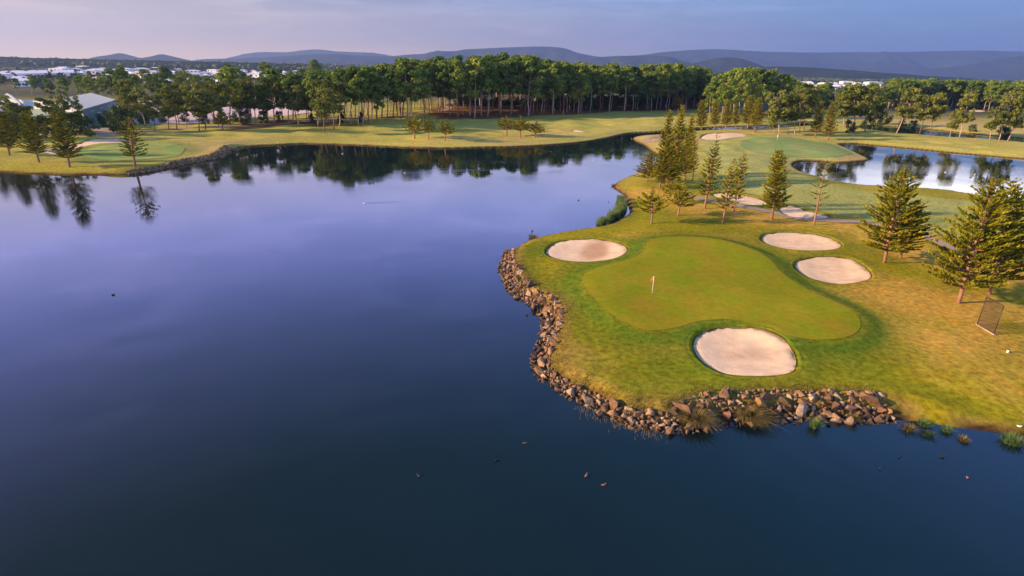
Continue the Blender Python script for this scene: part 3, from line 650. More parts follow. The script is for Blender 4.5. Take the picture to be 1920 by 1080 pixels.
KINDS['pine'] = [leafy(20 + s, 27, 5.0, .46, 44, 80, M_barkp if s % 3 == 0 else M_bark, M_pine, .80, .0115, clr=(1.4, 2.3)) for s in range(8)]
KINDS['gum'] = [leafy(40 + s, 18, 5.0, .38, 44, 62, M_barkd if s % 2 else M_barkp, M_gum, .60, .012, clr=(1.0, 1.9), dome=False) for s in range(6)]
KINDS['palegum'] = [leafy(60 + s, 22, 5.6, .36, 44, 75, M_barkp, M_pine, .74, .013, clr=(1.4, 2.3)) for s in range(5)]
KINDS['bush'] = [leafy(80 + s, 6, 2.7, .08, 20, 70, M_barkd, M_bush, .40, .015, clr=(.8, 1.3), dome=True, flat_=.9) for s in range(4)]
first = {}
def place_tree(kind, base, top, name, label, cat, group=None, wide=1.0, variant=None, rot=None, parts=True):
    v = random.randrange(len(KINDS[kind])) if variant is None else variant % len(KINDS[kind])
    tm, cm, Ht = KINDS[kind][v]; ax = Vector(top) - Vector(base); L = ax.length
    root = bpy.data.objects.new(name, None); C.objects.link(root); root.location = base
    q = Vector((0, 0, 1)).rotation_difference(ax.normalized()); root.rotation_mode = 'QUATERNION'
    root.rotation_quaternion = q @ Quaternion((0, 0, 1), random.uniform(0, 6.28) if rot is None else rot)
    s = L / Ht; root.scale = (s * wide, s * wide, s)
    obj('trunk', tm, root); obj('crown', cm, root)
    return tag(root, label, cat, group)
def px_tree(kind, bx, by, tx, ty, name, label, cat, group=None, wide=1.0, variant=None, rot=None):
    b = G(bx, by); d = ray(tx, ty); t = b.y / d.y; top = Vector((d.x * t, b.y, CAM_H + d.z * t)); b.z -= .05
    return place_tree(kind, b, top, name, label, cat, group, wide, variant, rot)
NP = 'conifer_tree'
near_list = [
 ('wide', 1658, 493, 1692, 315, 'wide bushy conifer with a leaning pink trunk right of the bean shaped bunker', 1.0),
 ('wide', 1688, 484, 1722, 375, 'smaller dark conifer tucked behind the wide bushy one right of the bunkers', 1.15),
 ('wide', 1797, 568, 1862, 334, 'large conifer with a leaning orange trunk left of the black net screen', .92),
 ('wide', 1855, 552, 1908, 338, 'large conifer directly behind the black net screen, touching the right edge', .95),
 ('wide', 1945, 505, 2010, 320, 'conifer at the right edge whose outer branches only just reach into view', .9),
 ('sparse', 1526, 422, 1546, 306, 'thin bare conifer with few branches beside the pointed fairway bunker', 1.0),
 ('narrow', 1447, 411, 1464, 281, 'dense narrow dark conifer between the two fairway bunkers', 1.05),
 ('open', 1355, 418, 1375, 299, 'leaning open conifer in front of the long curved fairway bunker', .95),
 ('open', 1376, 397, 1394, 286, 'slim conifer just behind the leaning one at the curved bunker', .75),
 ('open', 1322, 391, 1342, 268, 'tall open conifer left of the curved fairway bunker beside the cart path', 1.0),
 ('sparse', 1334, 330, 1346, 250, 'thin conifer with a small tufted tip rising behind the tall open one', .6),
 ('young', 1271, 404, 1287, 348, 'small leaning young conifer at the start of the cart path', 1.1),
 ('young', 1221, 419, 1224, 352, 'small young conifer standing alone nearest the reed bed', 1.0),
 ('young', 1263, 381, 1266, 335, 'low dark young conifer behind the two small ones by the path', 1.3),
 ('tall', 1237, 350, 1258, 204, 'tall conifer at the left of the dense clump by the lake', .72),
 ('tall', 1259, 345, 1283, 195, 'tallest conifer in the middle of the dense clump by the lake', .78),
 ('tall', 1282, 330, 1300, 212, 'tall conifer at the right of the dense clump by the lake', .72),
 ('wide', 1214, 341, 1218, 285, 'low spreading dark conifer reaching over the water', 1.55),
 ('wide', 1250, 352, 1255, 275, 'dark spreading conifer at the foot of the dense clump', 1.25),
 ('wide', 1285, 335, 1290, 262, 'dark conifer low on the right side of the dense clump', .9),
 ('open', 1299, 340, 1306, 244, 'thin tall conifer with a bare upper stem right of the dense clump', .6),
 ('sparse', 1283, 352, 1290, 300, 'thin pale stem with small tufts in front of the dense clump', .5),
]
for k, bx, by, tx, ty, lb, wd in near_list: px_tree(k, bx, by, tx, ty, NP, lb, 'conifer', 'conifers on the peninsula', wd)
far_nf = [
 ('narrow', 1315, 244, 1318, 187, 'first narrow conifer from the left in the row behind the far bunker', 1.2), ('narrow', 1340, 242, 1343, 190, 'second narrow conifer in the row behind the far bunker', 1.2),
 ('narrow', 1360, 243, 1368, 188, 'third narrow conifer in the row behind the far bunker', 1.3), ('narrow', 1379, 240, 1382, 194, 'fourth narrow conifer in the row behind the far bunker', 1.1),
 ('narrow', 1402, 241, 1407, 178, 'fifth narrow conifer in the row behind the far bunker', 1.4), ('narrow', 1415, 249, 1424, 182, 'sixth narrow conifer, nearest of the row behind the far bunker', 1.2),
 ('tall', 1528, 257, 1543, 188, 'dense dark conifer left of the pair at the end of the far fairway', 1.15), ('tall', 1553, 262, 1562, 190, 'dense dark conifer right of the pair at the end of the far fairway', 1.1),
 ('young', 1273, 208, 1272, 178, 'small narrow conifer alone in front of the dark wood', .7)]
for k, bx, by, tx, ty, lb, wd in far_nf: px_tree(k, bx, by, tx, ty, NP, lb, 'conifer', 'conifers behind the far bunker', wd)
bank = [('young', 777, 260, 776, 217, 'small round conifer, leftmost of the three on the far bank', 1.25), ('young', 804, 262, 803, 218, 'thin conifer with a bare leader, middle of the three on the far bank', .85), ('young', 834, 264, 838, 222, 'spreading conifer, rightmost of the three on the far bank', 1.1),
 ('young', 950, 255, 951, 217, 'spreading conifer, left of the trio on the grassy mound', 1.35), ('young', 976, 258, 977, 218, 'conifer in the middle of the trio on the grassy mound', 1.1), ('young', 1002, 258, 1006, 228, 'darkest lowest conifer, right of the trio on the grassy mound', 1.9),
 ('open', 254, 314, 238, 219, 'lone symmetrical conifer at the water edge of the left bank', 1.45), ('narrow', 131, 315, 108, 208, 'dark bushy conifer left of the striped green', 1.25), ('narrow', 74, 304, 44, 208, 'leaning dark conifer near the tip of the crescent bunker', 1.2),
 ('narrow', 18, 291, 2, 207, 'conifer near the left edge of the view on the left bank', 1.35), ('narrow', -12, 285, -32, 214, 'dark conifer cut by the left edge of the view', 1.3), ('open', 86, 262, 80, 225, 'small conifer behind the crescent bunker', 1.1), ('young', 418, 245, 417, 206, 'small bushy conifer under the trees left of centre', 1.2)]
for k, bx, by, tx, ty, lb, wd in bank: px_tree(k, bx, by, tx, ty, NP, lb, 'conifer', 'conifers on the far bank', wd)

# gums and other trees, left side
gl = 'trees of the left bank'
left = [(251, 247, 243, 172, 'gum'), (290, 246, 286, 178, 'gum'), (317, 244, 312, 165, 'gum'), (331, 242, 325, 158, 'gum'), (374, 246, 370, 168, 'gum'), (385, 243, 381, 152, 'gum'), (431, 235, 430, 124, 'pine'), (450, 233, 452, 150, 'gum'), (478, 234, 474, 142, 'gum'), (470, 232, 466, 148, 'gum'), (514, 230, 512, 128, 'palegum'), (541, 230, 540, 142, 'palegum'), (548, 230, 552, 138, 'palegum'), (560, 234, 556, 160, 'gum'), (596, 237, 596, 150, 'gum'), (608, 247, 607, 163, 'gum'), (626, 242, 628, 148, 'gum'), (636, 238, 638, 130, 'pine'), (659, 233, 660, 126, 'pine'), (672, 236, 672, 140, 'pine'), (680, 235, 682, 132, 'pine'), (690, 231, 690, 124, 'pine'), (696, 232, 700, 136, 'palegum'), (705, 221, 705, 122, 'pine'), (716, 220, 718, 118, 'pine'), (726, 220, 728, 124, 'pine'), (737, 219, 737, 119, 'pine'), (755, 221, 757, 117, 'pine'), (410, 236, 409, 150, 'gum'), (350, 238, 347, 160, 'gum'), (400, 232, 396, 146, 'gum'), (500, 226, 500, 150, 'gum'), (575, 230, 574, 158, 'gum'), (585, 225, 586, 148, 'palegum'), (645, 228, 646, 140, 'pine'), (666, 226, 668, 128, 'pine'), (615, 232, 614, 142, 'palegum')]
for bx, by, tx, ty, k in left:
    px_tree(k, bx, by, tx, ty, {'gum': 'gum_tree', 'palegum': 'gum_tree', 'pine': 'pine_tree'}[k], {'gum': 'olive gum tree in the row before the car park', 'palegum': 'round crowned tree in the row before the car park', 'pine': 'tall dark pine where the far stand begins'}[k], 'tree', gl + {'gum': ', gums', 'palegum': ', round crowned', 'pine': ', pines'}[k], random.uniform(.95, 1.2) if k != 'pine' else random.uniform(.95, 1.15))
wh = [(87, 258, 84, 182, 'gum', .9), (112, 252, 108, 176, 'gum', 1.0), (138, 252, 134, 178, 'gum', .9), (30, 262, 22, 188, 'gum', 1.0), (5, 258, -4, 176, 'gum', 1.1), (55, 262, 50, 196, 'gum', .8)]
for i, (bx, by, tx, ty, k, wd) in enumerate(wh): px_tree(k, bx, by, tx, ty, 'gum_tree', 'grey green gum before the warehouse wall', 'tree', 'gums in front of the warehouse', wd)
bh = [(95, 192, 92, 148), (118, 194, 116, 146), (150, 190, 148, 140), (170, 192, 168, 142), (205, 196, 202, 128), (228, 197, 227, 126), (252, 192, 252, 140), (277, 190, 276, 130), (310, 190, 310, 128), (342, 188, 342, 132), (225, 180, 225, 124), (190, 186, 188, 144), (370, 184, 370, 140), (395, 182, 395, 142), (60, 178, 58, 140), (296, 182, 296, 136), (325, 178, 326, 140), (455, 178, 456, 134), (497, 176, 497, 115), (530, 176, 532, 140), (560, 172, 562, 128), (591, 172, 591, 113), (545, 168, 545, 134), (575, 168, 577, 132), (30, 176, 28, 146), (360, 176, 360, 142), (430, 176, 428, 120), (445, 178, 445, 126)]
for bx, by, tx, ty in bh: px_tree('palegum', bx, by, tx, ty, 'gum_tree', 'round dark tree beyond the car park', 'tree', 'trees beyond the car park', random.uniform(.75, 1.0))
bl = [(221, 249, 221, 196, .9), (200, 237, 200, 207, 1.0), (159, 250, 158, 214, 1.2), (142, 252, 141, 216, 1.0), (460, 234, 460, 203, .8), (493, 231, 493, 203, .8), (524, 228, 524, 206, .8), (120, 254, 120, 226, 1.1), (62, 258, 62, 228, 1.1), (40, 260, 38, 232, 1.0), (280, 228, 280, 203, 1.0), (270, 232, 268, 208, .9), (308, 230, 308, 210, 1.0), (345, 228, 345, 208, 1.0), (170, 256, 170, 240, 1.4), (14, 262, 12, 236, 1.2), (95, 258, 95, 236, 1.2), (585, 231, 584, 212, .8), (640, 232, 640, 212, .8), (675, 230, 675, 210, .8), (240, 244, 240, 214, .9), (410, 232, 410, 206, .9), (445, 228, 445, 200, .9), (380, 232, 380, 210, 1.0), (225, 243, 225, 220, .9), (100, 246, 100, 222, 1.4), (75, 248, 75, 222, 1.4), (20, 250, 18, 222, 1.5)]
for bx, by, tx, ty, wd in bl: px_tree('bush', bx, by, tx, ty, 'bush', 'dark rounded bush under the left bank trees', 'bush', 'bushes of the left bank', wd)

# gums and pines, right side
r1 = [(1330, 222, 1334, 160), (1352, 228, 1362, 146), (1345, 218, 1350, 140), (1366, 226, 1376, 132), (1385, 222, 1392, 127), (1402, 220, 1408, 127), (1421, 218, 1425, 129), (1440, 216, 1444, 132), (1458, 215, 1462, 138), (1474, 213, 1478, 142), (1376, 214, 1380, 128), (1412, 210, 1414, 128), (1335, 212, 1338, 150), (1395, 212, 1399, 126), (1430, 208, 1433, 131), (1450, 206, 1452, 136), (1487, 208, 1490, 150), (1500, 206, 1503, 155), (1515, 204, 1518, 160), (1468, 204, 1470, 142), (1358, 212, 1362, 134), (1530, 206, 1533, 165)]
for bx, by, tx, ty in r1: px_tree('palegum', bx, by, tx, ty, 'gum_tree', 'pale trunked gum in the round topped grove', 'tree', 'gums of the round topped grove', random.uniform(.8, 1.05))
r2 = [(1462, 255, 1460, 168), (1490, 255, 1488, 172), (1508, 248, 1514, 163), (1478, 252, 1476, 180), (1499, 250, 1502, 166), (1603, 247, 1606, 158), (1590, 244, 1588, 166), (1622, 246, 1628, 160), (1649, 239, 1646, 166), (1636, 240, 1640, 168), (1582, 238, 1580, 175)]
for bx, by, tx, ty in r2: px_tree('gum', bx, by, tx, ty, 'gum_tree', 'broad olive gum right of the far green', 'tree', 'broad gums right of the far green', random.uniform(.9, 1.15))
px_tree('gum', 1451, 251, 1450, 222, 'gum_tree', 'small low gum just left of the broad gums by the channel', 'tree', None, 1.0)
r3 = [(1680, 251, 1718, 165, 'tall gum leaning far to the right, leftmost on the strip between the ponds'), (1724, 254, 1742, 172, 'second leaning gum on the strip between the ponds'), (1744, 255, 1760, 168, 'third leaning gum on the strip between the ponds'), (1780, 258, 1794, 203, 'short gum on the strip between the ponds'), (1798, 260, 1822, 176, 'gum leaning right over the strip in front of the dry fairway'), (1855, 264, 1870, 196, 'gum with low bushy crown on the strip near the right edge'), (1872, 265, 1900, 168, 'tall gum with a wide crown on the strip near the right edge'), (1888, 266, 1925, 190, 'pale gum leaning out of view at the right edge of the strip')]
for bx, by, tx, ty, lb in r3: px_tree('gum', bx, by, tx, ty, 'gum_tree', lb, 'tree', 'leaning gums between the ponds', random.uniform(.8, 1.0))
r4 = [(1693, 238, 1692, 222), (1712, 240, 1712, 224), (1790, 246, 1790, 234), (1824, 250, 1824, 232), (1883, 257, 1883, 235), (1595, 248, 1594, 224), (1625, 242, 1625, 216), (1645, 240, 1646, 214), (1658, 236, 1660, 210)]
for bx, by, tx, ty in r4: px_tree('bush', bx, by, tx, ty, 'bush', 'small rounded bush beside the third pond', 'bush', 'bushes beside the third pond', 1.0)

# the tall pine stands: fill a strip of land behind a front edge
def stand(front, depth, n, gap, hrange, name, label, cat, group, kind='pine', topf=None, seed=1):
    r = random.Random(seed); P = [Vector(U(a, b, ZL)) for a, b in front]; L = [0]
    for a, b in zip(P, P[1:]): L.append(L[-1] + (b - a).length)
    got = []; t = 0
    while len(got) < n and t < n * 60:
        t += 1; s = r.uniform(0, L[-1]); i = max(k for k in range(len(L) - 1) if L[k] <= s); q = (s - L[i]) / (L[i + 1] - L[i])
        p = P[i].lerp(P[i + 1], q); d = r.random() ** 1.35 * depth; dirn = p.normalized(); p = p + dirn * d
        if any((p - g).length < gap * (1 + d / depth * .6) for g in got): continue
        got.append(p); z = gz(p.x, p.y); h = r.uniform(*hrange)
        if topf:
            x_, y_ = proj((p.x, p.y, z)); h *= topf(x_)
        row = ', front row' if d < .12 * depth else ', second row' if d < .35 * depth else ', far back'
        place_tree(kind if kind != 'pine' or r.random() < .75 else 'palegum', Vector((p.x, p.y, z - .1)), Vector((p.x + r.uniform(-.5, .5), p.y + r.uniform(-.4, .4), z + h)), name, label + row, cat, group + row, r.uniform(.85, 1.15))
    return got
def tf(x):
    return float(np.interp(x, [600, 700, 760, 860, 920, 1000, 1060, 1200, 1240, 1260, 1330, 1400], [.92, .95, .94, .99, 1.06, 1.04, .98, .94, 1.0, 1.0, .88, .85]))
stand([(745, 224), (830, 221), (900, 219), (980, 218), (1050, 214), (1140, 211), (1250, 207), (1330, 203)], 150, 235, 4.9, (25, 34.5), 'pine_tree', 'tall pine in the far stand', 'pine tree', 'pines of the long far stand', topf=tf, seed=4)
stand([(1660, 206), (1740, 202), (1800, 203), (1860, 207), (1930, 212)], 200, 100, 7, (22, 26), 'pine_tree', 'dark tree in the right hand wood', 'pine tree', 'trees of the right hand wood', 'palegum', seed=6)
stand([(1480, 206), (1560, 202), (1660, 208)], 120, 20, 8, (18, 22), 'pine_tree', 'dark tree behind the broad gums', 'pine tree', 'trees behind the broad gums', 'palegum', seed=8)

stand([(590, 237), (640, 233), (700, 227), (760, 222)], 60, 24, 6, (22, 27), 'pine_tree', 'dark pine at the left shoulder of the far stand', 'pine tree', 'pines at the left shoulder of the far stand', seed=14)
stand([(235, 238), (330, 236), (430, 230), (520, 226), (590, 229)], 45, 15, 7, (15, 20), 'gum_tree', 'bushy gum in the second line by the car park', 'tree', 'gums in the second line by the car park', 'gum', seed=15)
# undergrowth of the wood and distant woods: nobody could count these
def ico():
    import bmesh
    bm = bmesh.new(); bmesh.ops.create_icosphere(bm, subdivisions=2, radius=1); bm.verts.ensure_lookup_table()
    V = np.array([v.co[:] for v in bm.verts]); Fc = np.array([[v.index for v in f.verts] for f in bm.faces]); bm.free(); return V, Fc
IV, IF = ico()
def wood_mass(name, pts, label, m=None, cardn=0, cat='wood', cs=.8):
    r = np.random.default_rng(len(pts)); mb = MB()
    for x, y, z, R, Hh in pts:
        tone = float(np.clip(r.normal(.45, .2), 0, 1))
        if cardn:
            d = r.normal(size=(cardn, 3)); d /= np.linalg.norm(d, axis=1)[:, None]; d[:, 2] = np.abs(d[:, 2]) * 1.0 - .1
            V, Fq = cards(np.array([x, y, z + Hh * .4]) + d * np.array([R, R, Hh * .6]) * (r.random((cardn, 1)) ** .3), d + r.normal(0, .5, (cardn, 3)), cs * r.uniform(.6, 1.4, cardn), cs * r.uniform(.6, 1.4, cardn), r)
            mb.add(V, None, Fq, np.repeat(np.clip(tone + r.normal(0, .1, cardn), 0, 1), 4))
        else:
            k = 1 + .22 * r.normal(size=len(IV)); V = IV * k[:, None] * np.array([R, R, Hh * .55]) + np.array([x, y, z + Hh * .5])
            mb.add(V, IF, None, np.clip(tone + .12 * r.normal(size=len(IV)), 0, 1))
    return tag(mb.obj(name, m or M_wood), label, cat, kind='stuff')
r = random.Random(9)
def strip_pts(front, d0, d1, n, R, Hh, seed=0):
    r = random.Random(seed); P = [Vector(U(a, b, ZL)) for a, b in front]; out = []
    for _ in range(n):
        i = r.randrange(len(P) - 1); p = P[i].lerp(P[i + 1], r.random()); p = p + p.normalized() * r.uniform(d0, d1)
        out.append((p.x, p.y, gz(p.x, p.y) - .3, r.uniform(*R), r.uniform(*Hh)))
    return out
wood_mass('undergrowth', strip_pts([(1040, 212), (1140, 209), (1250, 205), (1330, 201)], 22, 60, 190, (3, 5.5), (6, 11), 1), 'dark leafy undergrowth filling the space between pine trunks', M_bush, 260, 'undergrowth', .9)
wood_mass('undergrowth', strip_pts([(860, 214), (960, 212), (1040, 211)], 45, 95, 70, (3, 5), (4, 9), 5), 'patchy dark undergrowth behind the middle of the pine stand', M_bush, 220, 'undergrowth', .9)
wood_mass('undergrowth', strip_pts([(600, 196), (760, 186), (1040, 190), (1330, 190), (1480, 200)], 60, 140, 170, (5, 8), (6, 10), 2), 'leafy backdrop growth behind the tall pine stand', M_bush, 200, 'undergrowth', 1.3)
wood_mass('undergrowth', strip_pts([(1480, 204), (1600, 204), (1660, 202), (1740, 199), (1800, 201), (1930, 208)], 6, 60, 150, (3, 5), (5, 9), 3), 'dark hedge like growth under the right hand wood', M_bush, 220, 'undergrowth', .9)
def px_mass(px0, px1, pyf, n, R, Hh, seed, zf=None, keep=None):
    r = random.Random(seed); out = []
    for _ in range(n):
        x = r.uniform(px0, px1); lo_, hi_ = pyf(x); y = r.uniform(lo_, hi_); p = U(x, y, 0)
        if keep and not keep(x, y): continue
        out.append((p[0], p[1], (zf(*p) if zf else 0) - .5, r.uniform(*R), r.uniform(*Hh)))
    return out
hz = lambda x: 540 - F * math.tan(PITCH) + (x - 960) * math.tan(ROLL)
wood_mass('distant_wood', px_mass(-250, 720, lambda x: (hz(x) + 9, hz(x) + 50), 520, (4, 8), (6, 12), 11), 'scattered tree cover between the far left roofs', None, 70, cs=2.6)
wood_mass('distant_wood', px_mass(-300, 760, lambda x: (hz(x) + 7.0, hz(x) + 14), 1500, (9, 17), (14, 24), 12, lambda x, y: max(0, (y - 2000)) * .010), 'brownish continuous woodland along the far left horizon')
wood_mass('distant_wood', px_mass(1330, 2150, lambda x: (hz(x) + 3.2, hz(x) + 14), 1700, (10, 22), (10, 17), 13), 'hazy dark woodland spreading over the plain below the mountains')
wood_mass('distant_wood', px_mass(1330, 2150, lambda x: (hz(x) + 26, hz(x) + 52), 260, (5, 9), (9, 14), 14), 'mid distance tree cover behind the right hand roofs', None, 110, cs=2.2)
wood_mass('distant_wood', px_mass(560, 1400, lambda x: (hz(x) + 6, hz(x) + 24), 500, (9, 16), (10, 16), 15), 'woodland hidden largely behind the tall pine stand')

# ------------------------------------------------------------------ hills
def hillmat(name, a, b):
    return simple(name, tuple((x + y) / 2 for x, y in zip(a, b)), .95, .6, .006, .0)
M_hill = hillmat('forested_hill', (.016, .026, .018), (.040, .055, .036))
def ridge(px, D, W, label, seed, step=2.5):
    P = smooth(px, 6, False); xs = np.arange(P[:, 0].min(), P[:, 0].max(), step); ys = np.interp(xs, P[:, 0], P[:, 1])
    rows = np.linspace(-1, 1, 25); V = np.zeros((len(rows), len(xs), 3))
    for i, (x, y) in enumerate(zip(xs, ys)):
        d = ray(x, y); t = D / d.y; X = d.x * t; Z = CAM_H + d.z * t
        Z += (vn(X, 0, 320, seed) - .5) * D * .0007
        for k, q in enumerate(rows):
            yy = D + q * W; env = (1 - abs(q)) ** (1.15)
            rg = (fbm(np.array([X]), np.array([yy * .6]), 700, seed)[0] - .5) * 2.2 * env * (1 - env) * 2
            V[k, i] = (X, yy, Z * max(0, env + rg) - 6 * abs(q))
    m, n = V.shape[:2]; idx = np.arange(m * n).reshape(m, n); Fq = np.stack([idx[:-1, :-1], idx[:-1, 1:], idx[1:, 1:], idx[1:, :-1]], -1).reshape(-1, 4)
    return tag(obj('hills', mesh_np('hills', V.reshape(-1, 3), [Fq], M_hill, True)), label, kind='structure')
ridge([(1060, 118), (1120, 108), (1200, 103.5), (1240, 98), (1300, 94), (1345, 92), (1400, 95), (1450, 97), (1520, 98.5), (1600, 98), (1700, 97), (1800, 95.5), (1850, 95), (1900, 96.5), (1960, 97), (2100, 95), (2300, 99)], 13500, 2400, 'long blue mountain range along the right horizon', 1)
ridge([(700, 110), (760, 103), (793, 101), (814, 97.7), (854, 95.6), (877, 92.5), (947, 89), (1010, 87), (1041, 88), (1062, 91.5), (1083, 99), (1114, 105), (1160, 110), (1200, 118)], 11800, 1900, 'rounded blue mountain above the middle of the pine stand', 2)
ridge([(1080, 118), (1110, 109), (1140, 106), (1192, 104), (1223, 104), (1244, 106), (1265, 111), (1286, 117), (1310, 124), (1340, 130)], 9300, 1200, 'low purple hill left of the dark cone shaped hill', 3)
ridge([(1270, 128), (1290, 121), (1307, 117.5), (1327, 112.5), (1348, 109), (1369, 107.5), (1390, 110), (1411, 117), (1424, 123), (1440, 131)], 6800, 900, 'dark rounded hill right of the pine stand', 4)
ridge([(1700, 146), (1760, 134), (1812, 122), (1853, 114), (1895, 107), (1940, 103), (2000, 100), (2100, 102), (2250, 110)], 9800, 1500, 'darker mountain spur rising at the right edge', 5)
ridge([(420, 113), (450, 103), (484, 98), (536, 98), (567, 94), (599, 92.5), (630, 96), (680, 98), (720, 102), (760, 110)], 15200, 1200, 'faint pale ridge on the left horizon', 6)
ridge([(340, 118), (380, 111), (440, 109.5), (463, 109), (500, 107), (536, 105), (567, 102.5), (620, 101), (692, 105), (734, 106), (780, 112), (840, 122)], 10600, 1500, 'mauve hill line left of the pine stand', 7)
ridge([(170, 116), (188, 106.5), (205, 103), (224, 99.7), (241, 103), (260, 108), (277, 107.5), (289, 104), (303, 101.5), (320, 105), (337, 109), (370, 116)], 8600, 800, 'pair of small cone hills on the left horizon', 8)
ridge([(-300, 112), (-100, 104), (0, 106), (60, 108.5), (130, 110), (200, 112), (300, 114), (420, 117), (520, 119), (640, 124)], 2650, 420, 'low wooded rise on the far left', 9)
ridge([(1380, 136), (1424, 126), (1480, 125), (1540, 128), (1600, 132), (1660, 137), (1720, 141), (1800, 146)], 4800, 900, 'low dark wooded rise beyond the right hand roofs', 10)

# ------------------------------------------------------------------ warehouse and houses
def prism(corners, z0, z1s, m, name, parent):
    n = len(corners); V = [(x, y, z0) for x, y in corners] + [(x, y, z) for (x, y), z in zip(corners, z1s)]
    F_ = [np.array([[i, (i + 1) % n, n + (i + 1) % n, n + i] for i in range(n)]), np.array([list(range(n, 2 * n))])]
    return obj(name, mesh_np(name, V, F_, m), parent)
wr = obj('warehouse', None); HB = 9.0
A_, B_, C2, D2 = [np.array(U(*p, HB)) for p in ((154, 205), (217, 187), (171, 176), (135, 181))]
D2 = A_ + (C2 - B_)
E_ = np.array(U(42, 200, HB - 1)); Fp = E_ + (D2 - A_) * 1.05
tag(wr, 'large green grey warehouse with sloping ribbed roof behind trees on the left', 'warehouse')
prism([A_, B_, C2, D2], 0, [HB - .35] * 4, M_gw, 'wall', wr)
u_ = (B_ - A_) / np.linalg.norm(B_ - A_); v_ = (D2 - A_) / np.linalg.norm(D2 - A_)
def roofslab(cs, z, th, m, nm, ext=.5, rise=0.0, ribs=0):
    a, b, c, d = cs; uu = (b - a) / np.linalg.norm(b - a); vv = (d - a) / np.linalg.norm(d - a)
    cs = [a - uu * ext - vv * ext, b + uu * ext - vv * ext, c + uu * ext + vv * ext, d - uu * ext + vv * ext]
    mb = MB(); zz = [z, z, z + rise, z + rise]
    V = [(*p, q) for p, q in zip(cs, zz)] + [(*p, q + th) for p, q in zip(cs, zz)]
    mb.add(V, None, [(3, 2, 1, 0), (4, 5, 6, 7), (0, 1, 5, 4), (1, 2, 6, 5), (2, 3, 7, 6), (3, 0, 4, 7)])
    for k in range(ribs):
        f = (k + .5) / ribs; p0 = np.array(V[4]) * (1 - f) + np.array(V[5]) * f; p1 = np.array(V[7]) * (1 - f) + np.array(V[6]) * f
        mb.tube([p0, p1], [.12, .12], 4)
    return mb.obj(nm, m, wr)
roofslab([A_, B_, C2, D2], HB - .35, .3, M_gr, 'roof', ribs=26, rise=.6)
prism([E_ + u_ * 0, A_ - u_ * .02 - v_ * 0, D2 + v_ * 0, Fp], 0, [HB - 1.4] * 4, M_gw, 'wing_wall', wr)
roofslab([E_, A_ - (A_ - E_) / np.linalg.norm(A_ - E_) * .7, D2 - (A_ - E_) / np.linalg.norm(A_ - E_) * .7, Fp], HB - 1.4, .3, M_cream, 'wing_roof', ribs=20)
ca = (A_ - E_) / np.linalg.norm(A_ - E_); par = MB(); pth = [np.r_[E_ + (Fp - E_) * t, HB - .5 + 1.6 * math.sin(t * 1.9)] for t in np.linspace(0, 1.02, 12)]
par.tube(pth, .75, 8); pth2 = [np.r_[E_ + (Fp - E_) * 1.02 - ca * s, HB + 1.1 - s * s * .12] for s in np.linspace(0, 5, 6)]; par.tube(pth2, .6, 8); par.obj('curved_duct', M_gr, wr, True)
nw = np.array([u_[1], -u_[0]]);  nw = nw if np.dot(nw, -A_) > 0 else -nw
Lw = np.linalg.norm(B_ - A_)
for f, hh, ww in ((.36, 4.2, 3.4), (.58, 4.0, 3.2), (.80, 1.8, 3.0)):
    p = A_ + u_ * Lw * f + nw * .06; MB().box((p[0], p[1], 1.4 + hh / 2), (ww, .12, hh), math.atan2(u_[1], u_[0])).obj('doorway', M_blk, wr)
    MB().box((p[0] + nw[0] * .3, p[1] + nw[1] * .3, 1.6 + hh), (ww + .8, 1.0, .18), math.atan2(u_[1], u_[0])).obj('canopy', M_white, wr)
for f in (.22, .47, .69, .9):
    p = A_ + u_ * Lw * f + nw * .2; MB().box((p[0], p[1], 7.2), (.9, .3, .45), math.atan2(u_[1], u_[0])).obj('wall_lamp', M_white, wr)
cw = np.array([ca[1], -ca[0]]); cw = cw if np.dot(cw, -E_) > 0 else -cw; Lc = np.linalg.norm(A_ - E_)
for f in (.18, .24, .62, .68):
    p = E_ + ca * Lc * f + cw * .05; MB().box((p[0], p[1], 3.6), (1.6, .12, 1.3), math.atan2(ca[1], ca[0])).obj('window', M_blk, wr)
# second hall, pale, at the left edge
def hall(px, Hh, wallm, roofm, label, name='shed', rise=.5):
    cs = [np.array(U(*p, Hh)) for p in px]; cs[3] = cs[0] + (cs[2] - cs[1]); rt = obj(name, None); tag(rt, label, 'shed')
    prism(cs, 0, [Hh] * 4, wallm, 'wall', rt)
    a, b, c, d = cs; V = []; m1, m2 = (a + d) / 2, (b + c) / 2; e = .4
    uu = (b - a) / np.linalg.norm(b - a) * e; vv = (d - a) / np.linalg.norm(d - a) * e
    V = [(*(a - uu - vv), Hh + .05), (*(b + uu - vv), Hh + .05), (*(m2 + uu), Hh + rise + .05), (*(m1 - uu), Hh + rise + .05), (*(c + uu + vv), Hh + .05), (*(d - uu + vv), Hh + .05)]
    V += [(x, y, z + .25) for x, y, z in V]
    Fq = np.array([[6, 7, 8, 9], [9, 8, 10, 11], [3, 2, 1, 0], [5, 4, 2, 3], [0, 1, 7, 6], [4, 5, 11, 10], [1, 2, 8, 7], [2, 4, 10, 8], [3, 0, 6, 9], [5, 3, 9, 11]])
    obj('roof', mesh_np('roof', V, [Fq], roofm), rt)
    for f in (.2, .4, .6, .8):
        p = a * (1 - f) + b * f; MB().box((p[0] - vv[0] * .2, p[1] - vv[1] * .2, Hh * .55), (Hh * .35, .1, Hh * .3), math.atan2(uu[1], uu[0])).obj('window', M_blk, rt)
    return rt
M_wallw = simple('white_wall', (.75, .70, .68), .8, .05); M_roofw = simple('white_roof', (.92, .88, .85), .5, .05); M_roofl = simple('lavender_roof', (.55, .55, .66), .6, .05); M_roofp = simple('pink_roof', (.62, .42, .36), .7, .08)
